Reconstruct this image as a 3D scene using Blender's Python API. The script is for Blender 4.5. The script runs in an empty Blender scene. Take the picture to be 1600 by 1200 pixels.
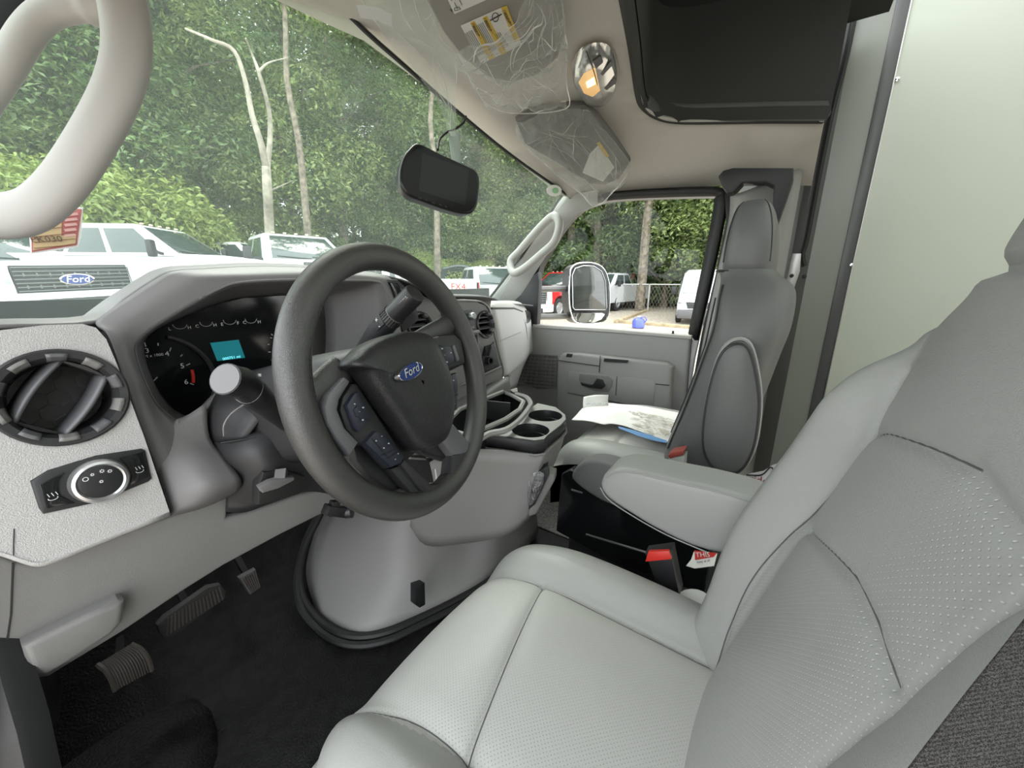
import bpy, bmesh, math, random
from mathutils import Vector as V, Matrix, noise
from mathutils.geometry import delaunay_2d_cdt
from math import pi, sin, cos, radians
random.seed(7)
SC = bpy.context.scene
COL = SC.collection

# ---------------------------------------------------------------- camera
# world: X = to the passenger side, Y = forward, Z = up, cab floor at Z = 0 (metres)
F = 600.0                                        # focal length in pixels of the 1600x1200 frame
YAW = math.atan(910/621.0); PIT = math.atan(162/600.0)
CAM = V((-.735, 0, .9))
AX = V((sin(YAW)*cos(PIT), cos(YAW)*cos(PIT), -sin(PIT)))
RT = V((cos(YAW), -sin(YAW), 0)); UPV = RT.cross(AX)
cd = bpy.data.cameras.new('camera'); cam = bpy.data.objects.new('camera', cd); COL.objects.link(cam)
cd.sensor_width = 36; cd.lens = 36*F/1600; cd.clip_start = .01; cd.clip_end = 500
cam.matrix_world = Matrix(((RT.x, UPV.x, -AX.x, CAM.x), (RT.y, UPV.y, -AX.y, CAM.y), (RT.z, UPV.z, -AX.z, CAM.z), (0, 0, 0, 1)))
SC.camera = cam

# ---------------------------------------------------------------- sky, sun, exposure
w = bpy.data.worlds.new('world'); SC.world = w; w.use_nodes = True
bg = w.node_tree.nodes['Background']; bg.inputs[0].default_value = (.93, .97, 1, 1); bg.inputs[1].default_value = 1.0
sl = bpy.data.lights.new('sun', 'SUN'); sl.energy = 1.2; sl.angle = radians(40); sl.color = (1, .97, .9)
so = bpy.data.objects.new('sun', sl); COL.objects.link(so); so.location = (-6, -4, 12)
so.rotation_euler = V((-.38, -.50, -.78)).to_track_quat('-Z', 'Y').to_euler()
vs = SC.view_settings; vs.view_transform = 'Standard'; vs.look = 'None'; vs.gamma = 1; vs.use_curve_mapping = False
SC.display_settings.display_device = 'sRGB'
vs.exposure = 2.25

# ---------------------------------------------------------------- helpers
def ray(x, y): return AX + RT*((x-800)/F) + UPV*((600-y)/F)
def U(x, y, X=None, Y=None, Z=None, d=None, pl=None):
    """the point of the line of sight through a photo pixel that lies in a real plane"""
    v = ray(x, y)
    if X is not None: t = (X-CAM.x)/v.x
    elif Y is not None: t = (Y-CAM.y)/v.y
    elif Z is not None: t = (Z-CAM.z)/v.z
    elif pl is not None: t = (pl[0]-CAM).dot(pl[1])/v.dot(pl[1])
    else: t = d
    return CAM + v*t
def LP(k, v, *pts): return [U(x, y, **{k: v}) for x, y in pts]
def plane3(a, b, c): return (a, (b-a).cross(c-a).normalized())

def mat(name, col, rough=.5, metal=0, bump=None, spec=.5, emit=None, alpha=None, coat=0, vary=None):
    m = bpy.data.materials.new(name); m.use_nodes = True
    nt = m.node_tree; b = nt.nodes['Principled BSDF']
    b.inputs['Base Color'].default_value = (*col, 1); b.inputs['Roughness'].default_value = rough
    b.inputs['Metallic'].default_value = metal; b.inputs['Specular IOR Level'].default_value = spec
    b.inputs['Coat Weight'].default_value = coat
    if emit: b.inputs['Emission Color'].default_value = (*emit[0], 1); b.inputs['Emission Strength'].default_value = emit[1]
    if alpha is not None: b.inputs['Alpha'].default_value = alpha
    if bump:
        tc = nt.nodes.new('ShaderNodeTexCoord')
        kind, sc, dist = bump
        if kind == 'leather':
            n1 = nt.nodes.new('ShaderNodeTexVoronoi'); n1.feature = 'DISTANCE_TO_EDGE'; n1.inputs['Scale'].default_value = sc
            n0 = nt.nodes.new('ShaderNodeTexNoise'); n0.inputs['Scale'].default_value = sc*.4; n0.inputs['Detail'].default_value = 2
            mx = nt.nodes.new('ShaderNodeMixRGB'); mx.inputs[0].default_value = .006
            nt.links.new(tc.outputs['Object'], mx.inputs[1]); nt.links.new(n0.outputs['Color'], mx.inputs[2])
            nt.links.new(tc.outputs['Object'], n0.inputs['Vector']); nt.links.new(mx.outputs[0], n1.inputs['Vector'])
            rp = nt.nodes.new('ShaderNodeMath'); rp.operation = 'MINIMUM'; rp.inputs[1].default_value = .25
            nt.links.new(n1.outputs['Distance'], rp.inputs[0]); h = rp.outputs[0]
        else:
            n1 = nt.nodes.new('ShaderNodeTexNoise'); n1.inputs['Scale'].default_value = sc; n1.inputs['Detail'].default_value = 3
            nt.links.new(tc.outputs['Object'], n1.inputs['Vector']); h = n1.outputs['Fac']
        bp = nt.nodes.new('ShaderNodeBump'); bp.inputs['Strength'].default_value = 1; bp.inputs['Distance'].default_value = dist
        nt.links.new(h, bp.inputs['Height']); nt.links.new(bp.outputs[0], b.inputs['Normal'])
    if vary:
        tc = nt.nodes.new('ShaderNodeTexCoord'); n2 = nt.nodes.new('ShaderNodeTexNoise'); n2.inputs['Scale'].default_value = vary[0]; n2.inputs['Detail'].default_value = 4
        r = nt.nodes.new('ShaderNodeValToRGB'); r.color_ramp.elements[0].position = .35; r.color_ramp.elements[1].position = .65
        r.color_ramp.elements[0].color = (*[c*vary[1] for c in col], 1); r.color_ramp.elements[1].color = (*[min(1, c*vary[2]) for c in col], 1)
        nt.links.new(tc.outputs['Object'], n2.inputs['Vector']); nt.links.new(n2.outputs['Fac'], r.inputs[0]); nt.links.new(r.outputs[0], b.inputs['Base Color'])
    return m

def clear_mat(name, tint, refl, rough=.02, haze=0, hazecol=(1, 1, 1), bump=None, refl_edge=None):
    """thin pane or film: lets light straight through, mirrors a little of it"""
    m = bpy.data.materials.new(name); m.use_nodes = True; nt = m.node_tree; nt.nodes.clear()
    out = nt.nodes.new('ShaderNodeOutputMaterial'); tr = nt.nodes.new('ShaderNodeBsdfTransparent'); tr.inputs[0].default_value = (*tint, 1)
    gl = nt.nodes.new('ShaderNodeBsdfGlossy'); gl.inputs['Roughness'].default_value = rough
    mx = nt.nodes.new('ShaderNodeMixShader')
    lw = nt.nodes.new('ShaderNodeLayerWeight'); lw.inputs['Blend'].default_value = .25
    ma = nt.nodes.new('ShaderNodeMath'); ma.operation = 'MULTIPLY_ADD'; ma.inputs[1].default_value = refl_edge if refl_edge is not None else .5; ma.inputs[2].default_value = refl
    nt.links.new(lw.outputs['Facing'], ma.inputs[0]); ma.use_clamp = True
    p = nt.nodes.new('ShaderNodeMath'); p.operation = 'POWER'; p.inputs[1].default_value = 3
    nt.links.new(lw.outputs['Facing'], p.inputs[0]); nt.links.new(p.outputs[0], ma.inputs[0])
    nt.links.new(ma.outputs[0], mx.inputs[0]); last = tr
    if haze:
        df = nt.nodes.new('ShaderNodeBsdfTranslucent'); df.inputs[0].default_value = (*hazecol, 1)
        d2 = nt.nodes.new('ShaderNodeBsdfDiffuse'); d2.inputs[0].default_value = (*hazecol, 1)
        m3 = nt.nodes.new('ShaderNodeMixShader'); m3.inputs[0].default_value = .5; nt.links.new(df.outputs[0], m3.inputs[1]); nt.links.new(d2.outputs[0], m3.inputs[2])
        m2 = nt.nodes.new('ShaderNodeMixShader'); m2.inputs[0].default_value = haze
        nt.links.new(tr.outputs[0], m2.inputs[1]); nt.links.new(m3.outputs[0], m2.inputs[2]); last = m2
    nt.links.new(last.outputs[0], mx.inputs[1]); nt.links.new(gl.outputs[0], mx.inputs[2]); nt.links.new(mx.outputs[0], out.inputs[0])
    if bump:
        tc = nt.nodes.new('ShaderNodeTexCoord'); n = nt.nodes.new('ShaderNodeTexNoise'); n.inputs['Scale'].default_value = bump[0]; n.inputs['Detail'].default_value = 3; n.inputs['Distortion'].default_value = 1.5
        b = nt.nodes.new('ShaderNodeBump'); b.inputs['Strength'].default_value = 1; b.inputs['Distance'].default_value = bump[1]
        nt.links.new(tc.outputs['Object'], n.inputs['Vector']); nt.links.new(n.outputs['Fac'], b.inputs['Height']); nt.links.new(b.outputs[0], gl.inputs['Normal'])
    return m

def tag(o, label=None, cat=None, group=None, kind=None):
    if label: o['label'] = label
    if cat: o['category'] = cat
    if group: o['group'] = group
    if kind: o['kind'] = kind
    return o
def empty(name, loc=(0, 0, 0), label=None, cat=None, group=None, kind=None, rot=(0, 0, 0)):
    o = bpy.data.objects.new(name, None); COL.objects.link(o); o.location = loc; o.rotation_euler = rot; o.empty_display_size = .05
    return tag(o, label, cat, group, kind)
def link(name, data, parent=None, local=False):
    o = bpy.data.objects.new(name, data); COL.objects.link(o)
    if parent is not None:
        o.parent = parent
        if not local and parent.parent is None: o.matrix_parent_inverse = parent.matrix_basis.inverted()
    return o
def copy_tree(o, parent=None):
    c = o.copy(); COL.objects.link(c)
    if parent is not None: c.parent = parent
    for ch in list(o.children): copy_tree(ch, c)
    return c

class B:
    """collects shapes into one mesh"""
    def __init__(s): s.v = []; s.f = []; s.fm = []; s.mi = 0
    def add(s, vs, fs):
        o = len(s.v); s.v += [V(p) for p in vs]; s.f += [[i+o for i in f] for f in fs]; s.fm += [s.mi]*len(fs); return s
    def bm(s, bm, M=None):
        bm.verts.index_update(); bm.faces.index_update()
        s.add([(M @ v.co) if M else v.co.copy() for v in bm.verts], [[v.index for v in f.verts] for f in bm.faces]); bm.free(); return s
    def box(s, size, M=None, bev=0, seg=2):
        bm = bmesh.new(); bmesh.ops.create_cube(bm, size=1); bmesh.ops.scale(bm, vec=size, verts=bm.verts)
        if bev: bmesh.ops.bevel(bm, geom=list(bm.edges), offset=bev, segments=seg, profile=.5, affect='EDGES')
        return s.bm(bm, M)
    def bar(s, a, b, wd, ht, up=V((0, 0, 1)), bev=0):
        d = V(b)-V(a); x = d.normalized(); z = (V(up)-x*x.dot(V(up))).normalized(); y = z.cross(x)
        c = (V(a)+V(b))/2
        M = Matrix(((x.x, y.x, z.x, c.x), (x.y, y.y, z.y, c.y), (x.z, y.z, z.z, c.z), (0, 0, 0, 1)))
        return s.box((d.length, wd, ht), M, bev)
    def tube(s, path, r, n=8, closed=False, cap=True, flat=1.0, up=None):
        path = [V(p) for p in path]; N = len(path); rs = r if isinstance(r, (list, tuple)) else [r]*N
        base = len(s.v); prev = V(up) if up else None
        for i, p in enumerate(path):
            a = path[(i-1) % N] if (closed or i) else p; c = path[(i+1) % N] if (closed or i < N-1) else p
            t = (c-a).normalized()
            if prev is None: prev = t.orthogonal()
            x = (prev - t*prev.dot(t)).normalized(); y = t.cross(x); prev = x
            for k in range(n):
                q = 2*pi*k/n; s.v.append(p + x*(cos(q)*rs[i]) + y*(sin(q)*rs[i]*flat))
        m = N if closed else N-1
        for i in range(m):
            for k in range(n):
                a = base+i*n+k; b_ = base+i*n+(k+1) % n; c = base+((i+1) % N)*n+(k+1) % n; d = base+((i+1) % N)*n+k
                s.f.append([a, b_, c, d]); s.fm.append(s.mi)
        if cap and not closed:
            s.f.append([base+k for k in range(n)][::-1]); s.f.append([base+(N-1)*n+k for k in range(n)]); s.fm += [s.mi]*2
        return s
    def lathe(s, prof, M=None, n=24, a0=0, a1=2*pi):
        full = abs(a1-a0-2*pi) < 1e-6; base = len(s.v); m = n if full else n+1
        for k in range(m):
            q = a0+(a1-a0)*k/n
            for r, z in prof:
                p = V((r*cos(q), r*sin(q), z)); s.v.append(M @ p if M else p)
        L = len(prof)
        for k in range(n):
            for j in range(L-1):
                a = base+k*L+j; b_ = base+((k+1) % m)*L+j
                s.f.append([a, b_, b_+1, a+1]); s.fm.append(s.mi)
        return s
    def prism(s, pts, d, bev=0, seg=2, back=True):
        """polygon of 3-D points pushed along d; the front rim is rounded"""
        pts = [V(p) for p in pts]; d = V(d); n = len(pts)
        bm = bmesh.new(); a = [bm.verts.new(p) for p in pts]; b_ = [bm.verts.new(p+d) for p in pts]
        f = bm.faces.new(a)
        for i in range(n): bm.faces.new([a[(i+1) % n], a[i], b_[i], b_[(i+1) % n]])
        if back: bm.faces.new(b_[::-1])
        bmesh.ops.recalc_face_normals(bm, faces=list(bm.faces))
        if bev:
            es = [e for e in bm.edges if e.verts[0] in a and e.verts[1] in a]
            bmesh.ops.bevel(bm, geom=es, offset=bev, segments=seg, profile=.5, affect='EDGES', clamp_overlap=True)
        bmesh.ops.triangulate(bm, faces=[f for f in bm.faces if len(f.verts) > 4])
        return s.bm(bm)
    def grid(s, rows, closeu=False):
        base = len(s.v); R = len(rows); Cn = len(rows[0])
        for r in rows: s.v += [V(p) for p in r]
        for i in range(R-1):
            for j in range(Cn if closeu else Cn-1):
                s.f.append([base+i*Cn+j, base+i*Cn+(j+1) % Cn, base+(i+1)*Cn+(j+1) % Cn, base+(i+1)*Cn+j]); s.fm.append(s.mi)
        return s
    def mesh(s, mats, smooth=True, sharp=40, face=None):
        me = bpy.data.meshes.new('m'); me.from_pydata([tuple(p) for p in s.v], [], s.f); me.validate(); me.update()
        mats = mats if isinstance(mats, (list, tuple)) else [mats]
        for m in mats: me.materials.append(m)
        if len(mats) > 1 and len(s.fm) == len(me.polygons): me.polygons.foreach_set('material_index', s.fm)
        if face is not None:
            c = V(face); tot = sum((p.normal.dot(c-p.center)) * p.area for p in me.polygons)
            if tot < 0: me.flip_normals()
        if smooth:
            me.polygons.foreach_set('use_smooth', [True]*len(me.polygons))
            if sharp: me.set_sharp_from_angle(angle=radians(sharp))
        return me
    def out(s, name, mats, parent=None, smooth=True, sharp=40, face=None, local=False, thick=0, label=None):
        o = link(name, s.mesh(mats, smooth, sharp, face), parent, local)
        if thick:
            md = o.modifiers.new('thickness', 'SOLIDIFY'); md.thickness = thick; md.offset = -1; md.use_even_offset = False
        if label: o['label'] = label
        return o

def cr(p0, p1, p2, p3, t):
    return ((p1*2)+(p2-p0)*t+(p0*2-p1*5+p2*4-p3)*(t*t)+(p1*3-p0-p2*3+p3)*(t*t*t))*.5
def spline(pts, n, closed=False):
    pts = [V(p) for p in pts]; N = len(pts); out = []
    m = N if closed else N-1
    for i in range(m):
        if closed: a, b_, c, d = pts[i-1], pts[i], pts[(i+1) % N], pts[(i+2) % N]
        else:
            b_, c = pts[i], pts[i+1]; a = pts[i-1] if i else b_*2-c; d = pts[i+2] if i < N-2 else c*2-b_
        for k in range(n): out.append(cr(a, b_, c, d, k/n))
    if not closed: out.append(pts[-1])
    return out
def patch(rows, nu=6, nv=6):
    rr = [spline(r, nu) for r in rows]
    cols = [spline([r[j] for r in rr], nv) for j in range(len(rr[0]))]
    return [[cols[j][i] for j in range(len(cols))] for i in range(len(cols[0]))]
def surf(name, rows, m, parent=None, thick=.004, nu=6, nv=6, face=CAM, sharp=60, label=None):
    return B().grid(patch(rows, nu, nv)).out(name, m, parent, face=face, thick=thick, sharp=sharp, label=label)
def frame_of(n, x):
    n = V(n).normalized(); x = V(x); x = (x-n*x.dot(n)).normalized(); return x, n.cross(x), n
def mat4(o, x, y, z):
    return Matrix(((x[0], y[0], z[0], o[0]), (x[1], y[1], z[1], o[1]), (x[2], y[2], z[2], o[2]), (0, 0, 0, 1)))
def text(name, s, o, x, n, size, m, parent=None, align='CENTER', ext=.0002, label=None, sx=1.0, shear=0, raw=False):
    cu = bpy.data.curves.new(name, 'FONT'); cu.body = s; cu.size = size; cu.align_x = align; cu.align_y = 'CENTER'; cu.extrude = ext
    cu.resolution_u = 2; cu.materials.append(m)
    ex, ey, ez = frame_of(n, x)
    cu.shear = shear
    t_ = bpy.data.objects.new('t', cu); me = bpy.data.meshes.new_from_object(t_); bpy.data.objects.remove(t_); bpy.data.curves.remove(cu)
    if not me.materials: me.materials.append(m)
    ob = link(name, me, parent); M = mat4(o, ex*sx, ey, ez)
    if raw: ob.matrix_basis = M
    else: me.transform(M)
    if label: ob['label'] = label
    return ob
def holes_mesh(outer, holes, zf=None, inner=(), nf=None):
    """flat polygon (x, y) with holes -> verts, faces; optional inner points give it a mesh to bend"""
    P = [V(p).to_2d() for p in outer]; E = [(i, (i+1) % len(outer)) for i in range(len(outer))]
    for h in holes:
        b_ = len(P); P += [V(p).to_2d() for p in h]; E += [(b_+i, b_+(i+1) % len(h)) for i in range(len(h))]
    P += [V(p).to_2d() for p in inner]
    vs, es, fs, *_ = delaunay_2d_cdt(P, E, [], 0, 1e-6)
    def ins(p, poly):
        c = False; j = len(poly)-1
        for i in range(len(poly)):
            a, b_ = poly[i], poly[j]
            if (a[1] > p[1]) != (b_[1] > p[1]) and p[0] < (b_[0]-a[0])*(p[1]-a[1])/(b_[1]-a[1])+a[0]: c = not c
            j = i
        return c
    ff = []
    for f in fs:
        c = sum((vs[i] for i in f), V((0, 0)))/len(f)
        if ins(c, outer) and not any(ins(c, h) for h in holes): ff.append(list(f))
    return vs, ff
def ell(cx, cy, rx, ry, n=24, a0=0): return [(cx+rx*cos(a0+2*pi*k/n), cy+ry*sin(a0+2*pi*k/n)) for k in range(n)]
def rrect(hw, hh, r, n=4):
    o = []
    for cx, cy, a in ((hw-r, hh-r, 0), (-hw+r, hh-r, pi/2), (-hw+r, -hh+r, pi), (hw-r, -hh+r, 1.5*pi)):
        for k in range(n+1): o.append((cx+r*cos(a+k*pi/2/n), cy+r*sin(a+k*pi/2/n)))
    return o

# ---------------------------------------------------------------- materials
M_LIGHT = mat('light grey grained plastic', (.455, .447, .443), .55, bump=('leather', 400, .0009))
M_KNEE = mat('pale grey plastic', (.225, .222, .218), .55, bump=('noise', 900, .0003))
M_GREY = mat('mid grey plastic', (.145, .14, .142), .5, bump=('noise', 900, .0002))
M_STACK = mat('grey centre stack plastic', (.19, .185, .18), .45, bump=('noise', 900, .0002))
M_DGREY = mat('dark grey plastic', (.022, .022, .024), .5, bump=('noise', 900, .0002))
M_BLACK = mat('black plastic', (.018, .018, .02), .38)
M_GLOSSBLK = mat('gloss black plastic', (.008, .009, .01), .12)
M_RUBBER = mat('black rubber', (.012, .012, .012), .55)
M_WHEEL = mat('dark grey wheel rubber', (.034, .033, .032), .36, spec=.9, bump=('leather', 700, .0004))
M_PAD = mat('charcoal grained pad', (.013, .013, .015), .36, bump=('leather', 420, .0005))
M_SPOKE = mat('satin charcoal trim', (.12, .12, .13), .38)
M_BUTTON = mat('blue black button', (.018, .022, .035), .4)
M_WHITE = mat('white print', (.8, .8, .8), .5); M_SYM = mat('symbol print', (.5, .5, .52), .5)
M_SILVER = mat('satin silver', (.62, .62, .64), .3, metal=.9)
M_CHROME = mat('chrome', (.8, .8, .82), .08, metal=1)
M_VINYL = mat('grey seat vinyl', (.315, .32, .307), .42, bump=('leather', 500, .0003))
M_FABRIC = mat('dark grey seat fabric', (.15, .15, .15), .9, bump=('noise', 1500, .0005))
M_HEAD = mat('headliner fabric', (.48, .455, .41), .95, bump=('noise', 1200, .0003))
M_DOOR = mat('door trim grey', (.27, .265, .255), .5, bump=('noise', 900, .0002))
M_FLOOR = mat('black rubber floor covering', (.006, .006, .006), .5, bump=('noise', 240, .0022), vary=(40, .6, 1.7), spec=.25)
M_CARPET = mat('grey carpet', (.2, .19, .18), .95, bump=('noise', 700, .004), vary=(220, .5, 1.6))
M_PILLAR = mat('pillar trim', (.36, .35, .33), .6)
M_BULK = mat('pale panel', (.57, .60, .52), .22, bump=('noise', 14, .0006))
M_ALU = mat('brushed metal', (.55, .54, .52), .35, metal=.9)
M_BODYW = mat('white body paint', (.75, .75, .75), .25)
M_DARKC = mat('dark grey cavity lining', (.027, .027, .025), .8)
M_PAPER = mat('paper', (.9, .89, .86), .7)
M_RED = mat('red plastic', (.62, .03, .02), .35)
M_BLUE = mat('oval blue', (.01, .03, .16), .2)
M_AMBER = mat('amber lamp', (1, .5, .1), .4, emit=((1, .55, .15), 2.5))
# ================================================================ driver seat
def dots_mat(name, col, axes, pitch, dot=.72):
    """vinyl punched with a staggered grid of pin holes (fine relief)"""
    m = mat(name, col, .42); nt = m.node_tree; b = nt.nodes['Principled BSDF']
    tc = nt.nodes.new('ShaderNodeTexCoord'); sp = nt.nodes.new('ShaderNodeSeparateXYZ'); nt.links.new(tc.outputs['Object'], sp.inputs[0])
    def mth(op, a, v=None, b_=None):
        n = nt.nodes.new('ShaderNodeMath'); n.operation = op; nt.links.new(a, n.inputs[0])
        if b_ is not None: nt.links.new(b_, n.inputs[1])
        elif v is not None: n.inputs[1].default_value = v
        return n.outputs[0]
    a = mth('MULTIPLY', sp.outputs[axes[0]], 1/pitch); c = mth('MULTIPLY', sp.outputs[axes[1]], 1/pitch)
    s1 = mth('ADD', a, b_=c); s2 = mth('SUBTRACT', a, b_=c)
    d = []
    for q in (s1, s2):
        fr = mth('FRACT', q); d.append(mth('POWER', mth('SUBTRACT', fr, .5), 2))
    r = mth('SQRT', mth('ADD', d[0], b_=d[1]))
    hole = mth('LESS_THAN', r, .13); sm = nt.nodes.new('ShaderNodeMapRange'); sm.inputs[1].default_value = .06; sm.inputs[2].default_value = .2
    nt.links.new(r, sm.inputs[0])
    nz = nt.nodes.new('ShaderNodeTexNoise'); nz.inputs['Scale'].default_value = 500; nt.links.new(tc.outputs['Object'], nz.inputs['Vector'])
    hs = nt.nodes.new('ShaderNodeMath'); hs.operation = 'MULTIPLY_ADD'; hs.inputs[1].default_value = .25; nt.links.new(nz.outputs['Fac'], hs.inputs[0]); nt.links.new(sm.outputs[0], hs.inputs[2])
    bp = nt.nodes.new('ShaderNodeBump'); bp.inputs['Strength'].default_value = .6; bp.inputs['Distance'].default_value = .0005
    nt.links.new(hs.outputs[0], bp.inputs['Height']); nt.links.new(bp.outputs[0], b.inputs['Normal'])
    mx = nt.nodes.new('ShaderNodeMixRGB'); mx.inputs[1].default_value = (*col, 1); mx.inputs[2].default_value = (*[c*dot for c in col], 1)
    nt.links.new(hole, mx.inputs[0]); nt.links.new(mx.outputs[0], b.inputs['Base Color'])
    return m
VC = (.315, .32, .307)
M_PERF_H_LIT = dots_mat('lit perforated vinyl of seat cushion', (.45, .455, .435), (0, 1), .0052)  # same vinyl as the back, painted lighter to make up for missing light
M_PERF_V_GLINT = dots_mat('perforated vinyl of seat back with glints', VC, (0, 2), .0052, 1.5)  # hole dots painted lighter than the vinyl as small glints

def segdist(p, poly):
    best = 9
    for i in range(len(poly)-1):
        a, b_ = poly[i], poly[i+1]; dx, dy = b_[0]-a[0], b_[1]-a[1]; L = dx*dx+dy*dy
        t = max(0, min(1, ((p[0]-a[0])*dx+(p[1]-a[1])*dy)/L)); best = min(best, math.hypot(p[0]-a[0]-t*dx, p[1]-a[1]-t*dy))
    return best

def cushion_grid(cx, cy, a, b_, H, k=.16, N=110, seams=(), bol=.022, insw=.132, R=.055, skirt=.13, offx=0, fdrop=.05, crown=.012):
    """upholstered seat cushion: domed top, rolled edges, skirt, seams pressed in"""
    def pt(u, v):
        uc, vc = max(-1, min(1, u)), max(-1, min(1, v))
        x = a*uc*math.sqrt(1-k*vc*vc); y = b_*vc*math.sqrt(1-k*uc*uc)
        qx = max(0, 1-(1-abs(uc))*a/R); qy = max(0, 1-(1-abs(vc))*b_/(R*1.4 if vc > 0 else R)); q = min(1, math.hypot(qx, qy))
        z = H - R*(1-math.sqrt(max(0, 1-q*q)))
        e = max(abs(u)-1, abs(v)-1, 0)/.25; z -= e*skirt
        X, Y = cx+x, cy+y
        t = max(0, min(1, (abs(X-cx-offx)-insw)/.05)); z += bol*(t*t*(3-2*t))
        if v > .2: z -= fdrop*((vc-.2)/.8)**2.2
        z += crown*(1-min(1, abs(x)/insw)**2)*(1-vc*vc)
        for s in seams:
            d = segdist((X, Y), s)
            if d < .03: z -= .005*math.exp(-(d/.004)**2) + .0035*math.exp(-(d/.016)**2)
        return V((X, Y, z)), (X, Y, e)
    def at(X, Y):
        u = v = 0
        for _ in range(12): u = (X-cx)/(a*math.sqrt(1-k*v*v)); v = max(-1, min(1, (Y-cy)/(b_*math.sqrt(1-k*u*u))))
        return pt(u, v)[0]
    ss = [-1.25+2.5*i/N for i in range(N+1)]
    g = [[pt(u, v) for u in ss] for v in ss]
    return [[q[0] for q in r] for r in g], [[q[1] for q in r] for r in g], at
def split_grid(rows, T, regf, names, parent, face=None):
    bs = {n: B() for n in names}
    RR, CC = len(rows), len(rows[0]); full = B().grid(rows).mesh(M_VINYL, True, 0, face); full.update()
    nrm = [V(n.vector) for n in full.vertex_normals]; bpy.data.meshes.remove(full)
    R, Cn = len(rows), len(rows[0]); parts = {}
    for n in names:
        idx = {}; bb = bs[n]
        for i in range(R-1):
            for j in range(Cn-1):
                c = T[i][j]; c2 = T[i+1][j+1]; m = tuple((c[q]+c2[q])/2 for q in range(len(c)))
                if regf(m) != n: continue
                f = []
                for (ii, jj) in ((i, j), (i, j+1), (i+1, j+1), (i+1, j)):
                    if (ii, jj) not in idx: idx[(ii, jj)] = len(bb.v); bb.v.append(rows[ii][jj])
                    f.append(idx[(ii, jj)])
                bb.f.append(f); bb.fm.append(0)
        if bb.f:
            parts[n] = bb.out(n, names[n], parent, face=face, sharp=0)
            inv = [None]*len(bb.v)
            for (ii, jj), q in idx.items(): inv[q] = nrm[ii*CC+jj]
            parts[n].data.normals_split_custom_set_from_vertices(inv)
    return parts

seat = empty('driver_seat', (-.388, .15, 0), 'grey vinyl driver seat with perforated cushion, backrest and fold-down armrest, nearest the camera', 'seat')
SXI, SXO = -.257, -.519
fs = [(-.519, .205), (-.43, .225), (-.34, .245), (-.257, .262)]          # seam across the front of the insert
cs = [[(SXI, -.2), (SXI, .262), (-.262, .34), (-.27, .43)], [(SXO, -.2), (SXO, .205), (-.524, .29), (-.545, .36), (-.56, .43)], fs]
rows, T, c_at = cushion_grid(-.388, .165, .247, .243, .405, seams=cs, N=190)
def creg(m):
    X, Y, e = m
    if e > 0.02: return 'cushion_skirt'
    fy = .205+(X-SXO)/(SXI-SXO)*.057
    ins = SXO-.0 if Y < .205 else SXO-(Y-.205)*.2
    ini = SXI if Y < .262 else SXI-(Y-.262)*.08
    if ins < X < ini: return 'cushion_centre' if Y < fy else 'cushion_front'
    return 'cushion_bolster_inner' if X >= ini else 'cushion_bolster_outer'
split_grid(rows, T, creg, {'cushion_centre': M_PERF_H_LIT, 'cushion_front': M_PERF_H_LIT, 'cushion_bolster_inner': M_VINYL, 'cushion_bolster_outer': M_VINYL, 'cushion_skirt': M_VINYL}, seat, face=(-.388, .15, 3))
def on_surf(at, pts, lift=.0004):
    o = [at(*p) for p in pts]
    return [p+(CAM-p).normalized()*lift for p in o]
def dense(poly, n=6): return [(p.x, p.y) for p in spline([(a, b_, 0) for a, b_ in poly], n)]
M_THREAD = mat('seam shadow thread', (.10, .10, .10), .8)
for sm in ([(SXI, -.03), (SXI, .1), (SXI, .262), (-.262, .33)], [(SXO, -.03), (SXO, .1), (SXO, .205), (-.524, .29), (-.545, .35)], fs):
    B().tube(on_surf(c_at, dense(sm, 12), .0014), .0007, 5).out('seam', M_THREAD, seat)
B().box((.40, .36, .22), Matrix.Translation((-.388, .16, .15)), .01).out('pedestal', M_BLACK, seat)
B().box((.44, .40, .05), Matrix.Translation((-.388, .16, .275)), .01).out('seat_frame', M_BLACK, seat)

# backrest: (x across, s along the reclined back)
BTH = .245; BO = V((-.388, -.016, .42)); BE = V((0, -sin(BTH), cos(BTH))); BN = V((0, cos(BTH), sin(BTH)))
def bxs(p): q = p-BO; return (q.x, q.dot(BE))
def bpt(x, y): return bxs(U(x, y, pl=(BO, BN)))
seamA = [bpt(*p) for p in [(1284, 838), (1340, 880), (1390, 930), (1420, 1000), (1437, 1092)]]
seamB = [bpt(*p) for p in [(1392, 690), (1425, 691), (1500, 715), (1550, 735), (1600, 758)]]
seamB = seamB + [(seamB[-1][0]-.06, seamB[-1][1]-.012), (seamB[-1][0]-.12, seamB[-1][1]-.05)]
XI = .136; XO = -.118
sI = [(XI-.015, -.05), (XI+.003, .06), (XI, .2), (XI-.02, .34), (XI-.005, .41)]
sO = [(XO-.01, -.05), (XO, .2), (XO-.012, .34), (XO-.02, .45)]
def lerp(a, b_, t): return a+(b_-a)*t
def tab(xs, x):
    if x <= xs[0][0]: return xs[0][1]
    for i in range(len(xs)-1):
        if x <= xs[i+1][0]:
            t = (x-xs[i][0])/(xs[i+1][0]-xs[i][0]); t = t*t*(3-2*t); return lerp(xs[i][1], xs[i+1][1], t)
    return xs[-1][1]
HW = [(-.06, .235), (.05, .243), (.30, .240), (.38, .228), (.44, .188), (.485, .112), (.51, .090), (.62, .098), (.70, .088), (.735, .07)]
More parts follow.
